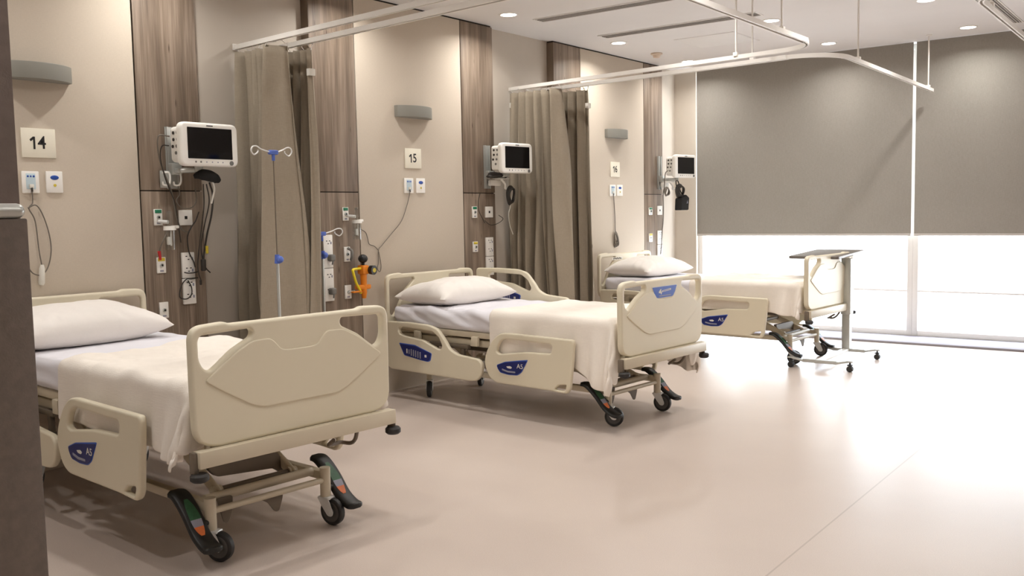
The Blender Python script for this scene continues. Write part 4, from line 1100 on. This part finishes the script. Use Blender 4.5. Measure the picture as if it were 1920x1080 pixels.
b = MB(); b.plate(rnd([(-.10, -.085), (.085, -.085), (.105, .06), (.03, .095), (-.085, .05)], .015), [], -.045, .045, 'X', bev=.012); b.build('pouch', 'black cloth', t)
MB().tube(spline([(0, -.05, .05), (-.03, -.05, .13), (-.05, -.05, .235), (-.05, -.03, .262), (-.04, -.005, .235), (-.03, .02, .14), (0, .04, .07)], 6), .006, 8).build('strap', 'black cloth', t)
b = MB(); b.plate([(.03, -.01), (.06, -.005), (.05, .03)], [], .0445, .0465, 'X'); b.build('logo_patch', 'print grey', t)
t = thing('cable_clip', 'small grey cable clip on the left edge of fabric panel 16', 'wall hook', (0, 8.22, 1.03))
MB().tube(spline([(.004, 0, .03), (.02, .012, .02), (.02, .014, -.015), (.014, 0, -.03), (.012, -.012, -.012), (.012, -.01, .02), (.004, 0, .03)], 5), .005, 8).build('loop', 'cable grey', t)

# ------------------------------------------------------------------ overbed table
t = thing('overbed_table', 'grey topped overbed table on a wheeled frame at the foot of the farthest bed', 'overbed table', (2.48, 8.72, 0))
b = MB(); b.plate(rnd([(-.43, -.35), (.03, -.35), (.03, .42), (-.43, .42)], .03, 5), [], -.013, .013, 'Z', bev=.005)
tt = b.build('tabletop', 'table top laminate', t); tt.location = (0, 0, .952); tt.rotation_euler = (radians(2.2), 0, 0)
b = MB(); b.box((-.12, .02, -.03), (.34, .06, .025), .006); b.box((-.06, .02, -.022), (.20, .16, .014), .004)
o = b.build('top_bracket', 'white plastic', t); o.location = (0, 0, .953); o.rotation_euler = (radians(2.2), 0, 0)
b = MB(); b.box2((-.045, -.05, .40), (.045, .05, .925), .012, 3); b.build('outer_column', 'aluminium', t)
b = MB(); b.box2((-.036, -.04, .06), (.036, .04, .41), .010, 3); b.build('inner_column', 'aluminium', t)
b = MB(); b.box2((-.03, -.78, .055), (.03, .03, .085), .01); b.build('cross_bar', 'white plastic', t)
for y in (-.78, 0.0):
    b = MB()
    b.box2((-.13, y - .022, .055), (.17, y + .022, .085), .008)
    for s, x in ((-1, -.13), (1, .17)):
        b.box((x + s * .045, y, .078), (.11, .042, .018), .006, 2, (radians(-s * 12), 'Y'))
        b.box((x + s * .11, y, .088), (.05, .045, .012), .005)
    ft = b.build('foot', 'aluminium', t)
    for x in (-.235, .275):
        b = MB(); R = Matrix.Rotation(pi / 2, 4, 'X')
        for dy in (-.012, .012): b.lathe([(0, -.008), (.022, -.008), (.026, -.004), (.026, .004), (.022, .008), (0, .008)], Matrix.Translation((x, y + dy, .026)) @ R, 20)
        b.cyl((x, y, .03), (x, y, .085), .008, seg=10); b.box((x, y, .058), (.04, .04, .012), .005)
        b.build('caster', 'rubber', t)

# ------------------------------------------------------------------ light from outside
w = bpy.data.worlds.new('World'); scene.world = w; w.use_nodes = True
nt = w.node_tree; bg = nt.nodes['Background']
sky = nt.nodes.new('ShaderNodeTexSky'); sky.sky_type = 'NISHITA'; sky.sun_disc = False; sky.sun_elevation = radians(48); sky.sun_rotation = radians(160)
mixn = nt.nodes.new('ShaderNodeMix'); mixn.data_type = 'RGBA'; mixn.inputs['Factor'].default_value = 0.8
mixn.inputs['B'].default_value = (0.93, 0.97, 1.0, 1)
mulc = nt.nodes.new('ShaderNodeMix'); mulc.data_type = 'RGBA'; mulc.blend_type = 'MULTIPLY'; mulc.inputs['Factor'].default_value = 1; mulc.inputs['B'].default_value = (.25, .25, .25, 1)
nt.links.new(sky.outputs[0], mulc.inputs['A']); nt.links.new(mulc.outputs['Result'], mixn.inputs['A'])
nt.links.new(mixn.outputs['Result'], bg.inputs['Color'])
bg.inputs['Strength'].default_value = 9.5
for xa, xb in ((0.25, 5.15),):
    ld = bpy.data.lights.new('window_portal', 'AREA'); ld.shape = 'RECTANGLE'; ld.size = xb - xa; ld.size_y = CEIL
    ld.cycles.is_portal = True
    lo = bpy.data.objects.new('window_portal', ld); COL.objects.link(lo); lo.location = ((xa + xb) / 2, 10.46, CEIL / 2); lo.rotation_euler = (radians(-90), 0, 0)

# ------------------------------------------------------------------ camera
yaw, pitch, roll, fpx = -6.49608023e-01, 8.08127295e-02, -1.91515566e-02, 1755.4752
fw = Vector((sin(yaw) * cos(pitch), cos(yaw) * cos(pitch), -sin(pitch)))
rt = Vector((cos(yaw), -sin(yaw), 0)); up = rt.cross(fw)
r2 = rt * cos(roll) + up * sin(roll); u2 = up * cos(roll) - rt * sin(roll)
cd = bpy.data.cameras.new('camera'); cam = bpy.data.objects.new('camera', cd); COL.objects.link(cam)
cam.matrix_world = Matrix(((r2.x, u2.x, -fw.x, 5.222), (r2.y, u2.y, -fw.y, 0), (r2.z, u2.z, -fw.z, 1.4), (0, 0, 0, 1)))
cd.sensor_width = 36; cd.sensor_fit = 'HORIZONTAL'; cd.lens = fpx / 1920 * 36; cd.clip_start = .05
scene.camera = cam

vs = scene.view_settings
scene.display_settings.display_device = 'sRGB'
vs.view_transform = 'Standard'; vs.look = 'None'; vs.gamma = 1.0; vs.use_curve_mapping = False
vs.exposure = 0.36
cy = scene.cycles
cy.use_denoising = True; cy.max_bounces = 10; cy.diffuse_bounces = 5; cy.transparent_max_bounces = 16
cy.sample_clamp_indirect = 6.0; cy.caustics_reflective = False; cy.caustics_refractive = False
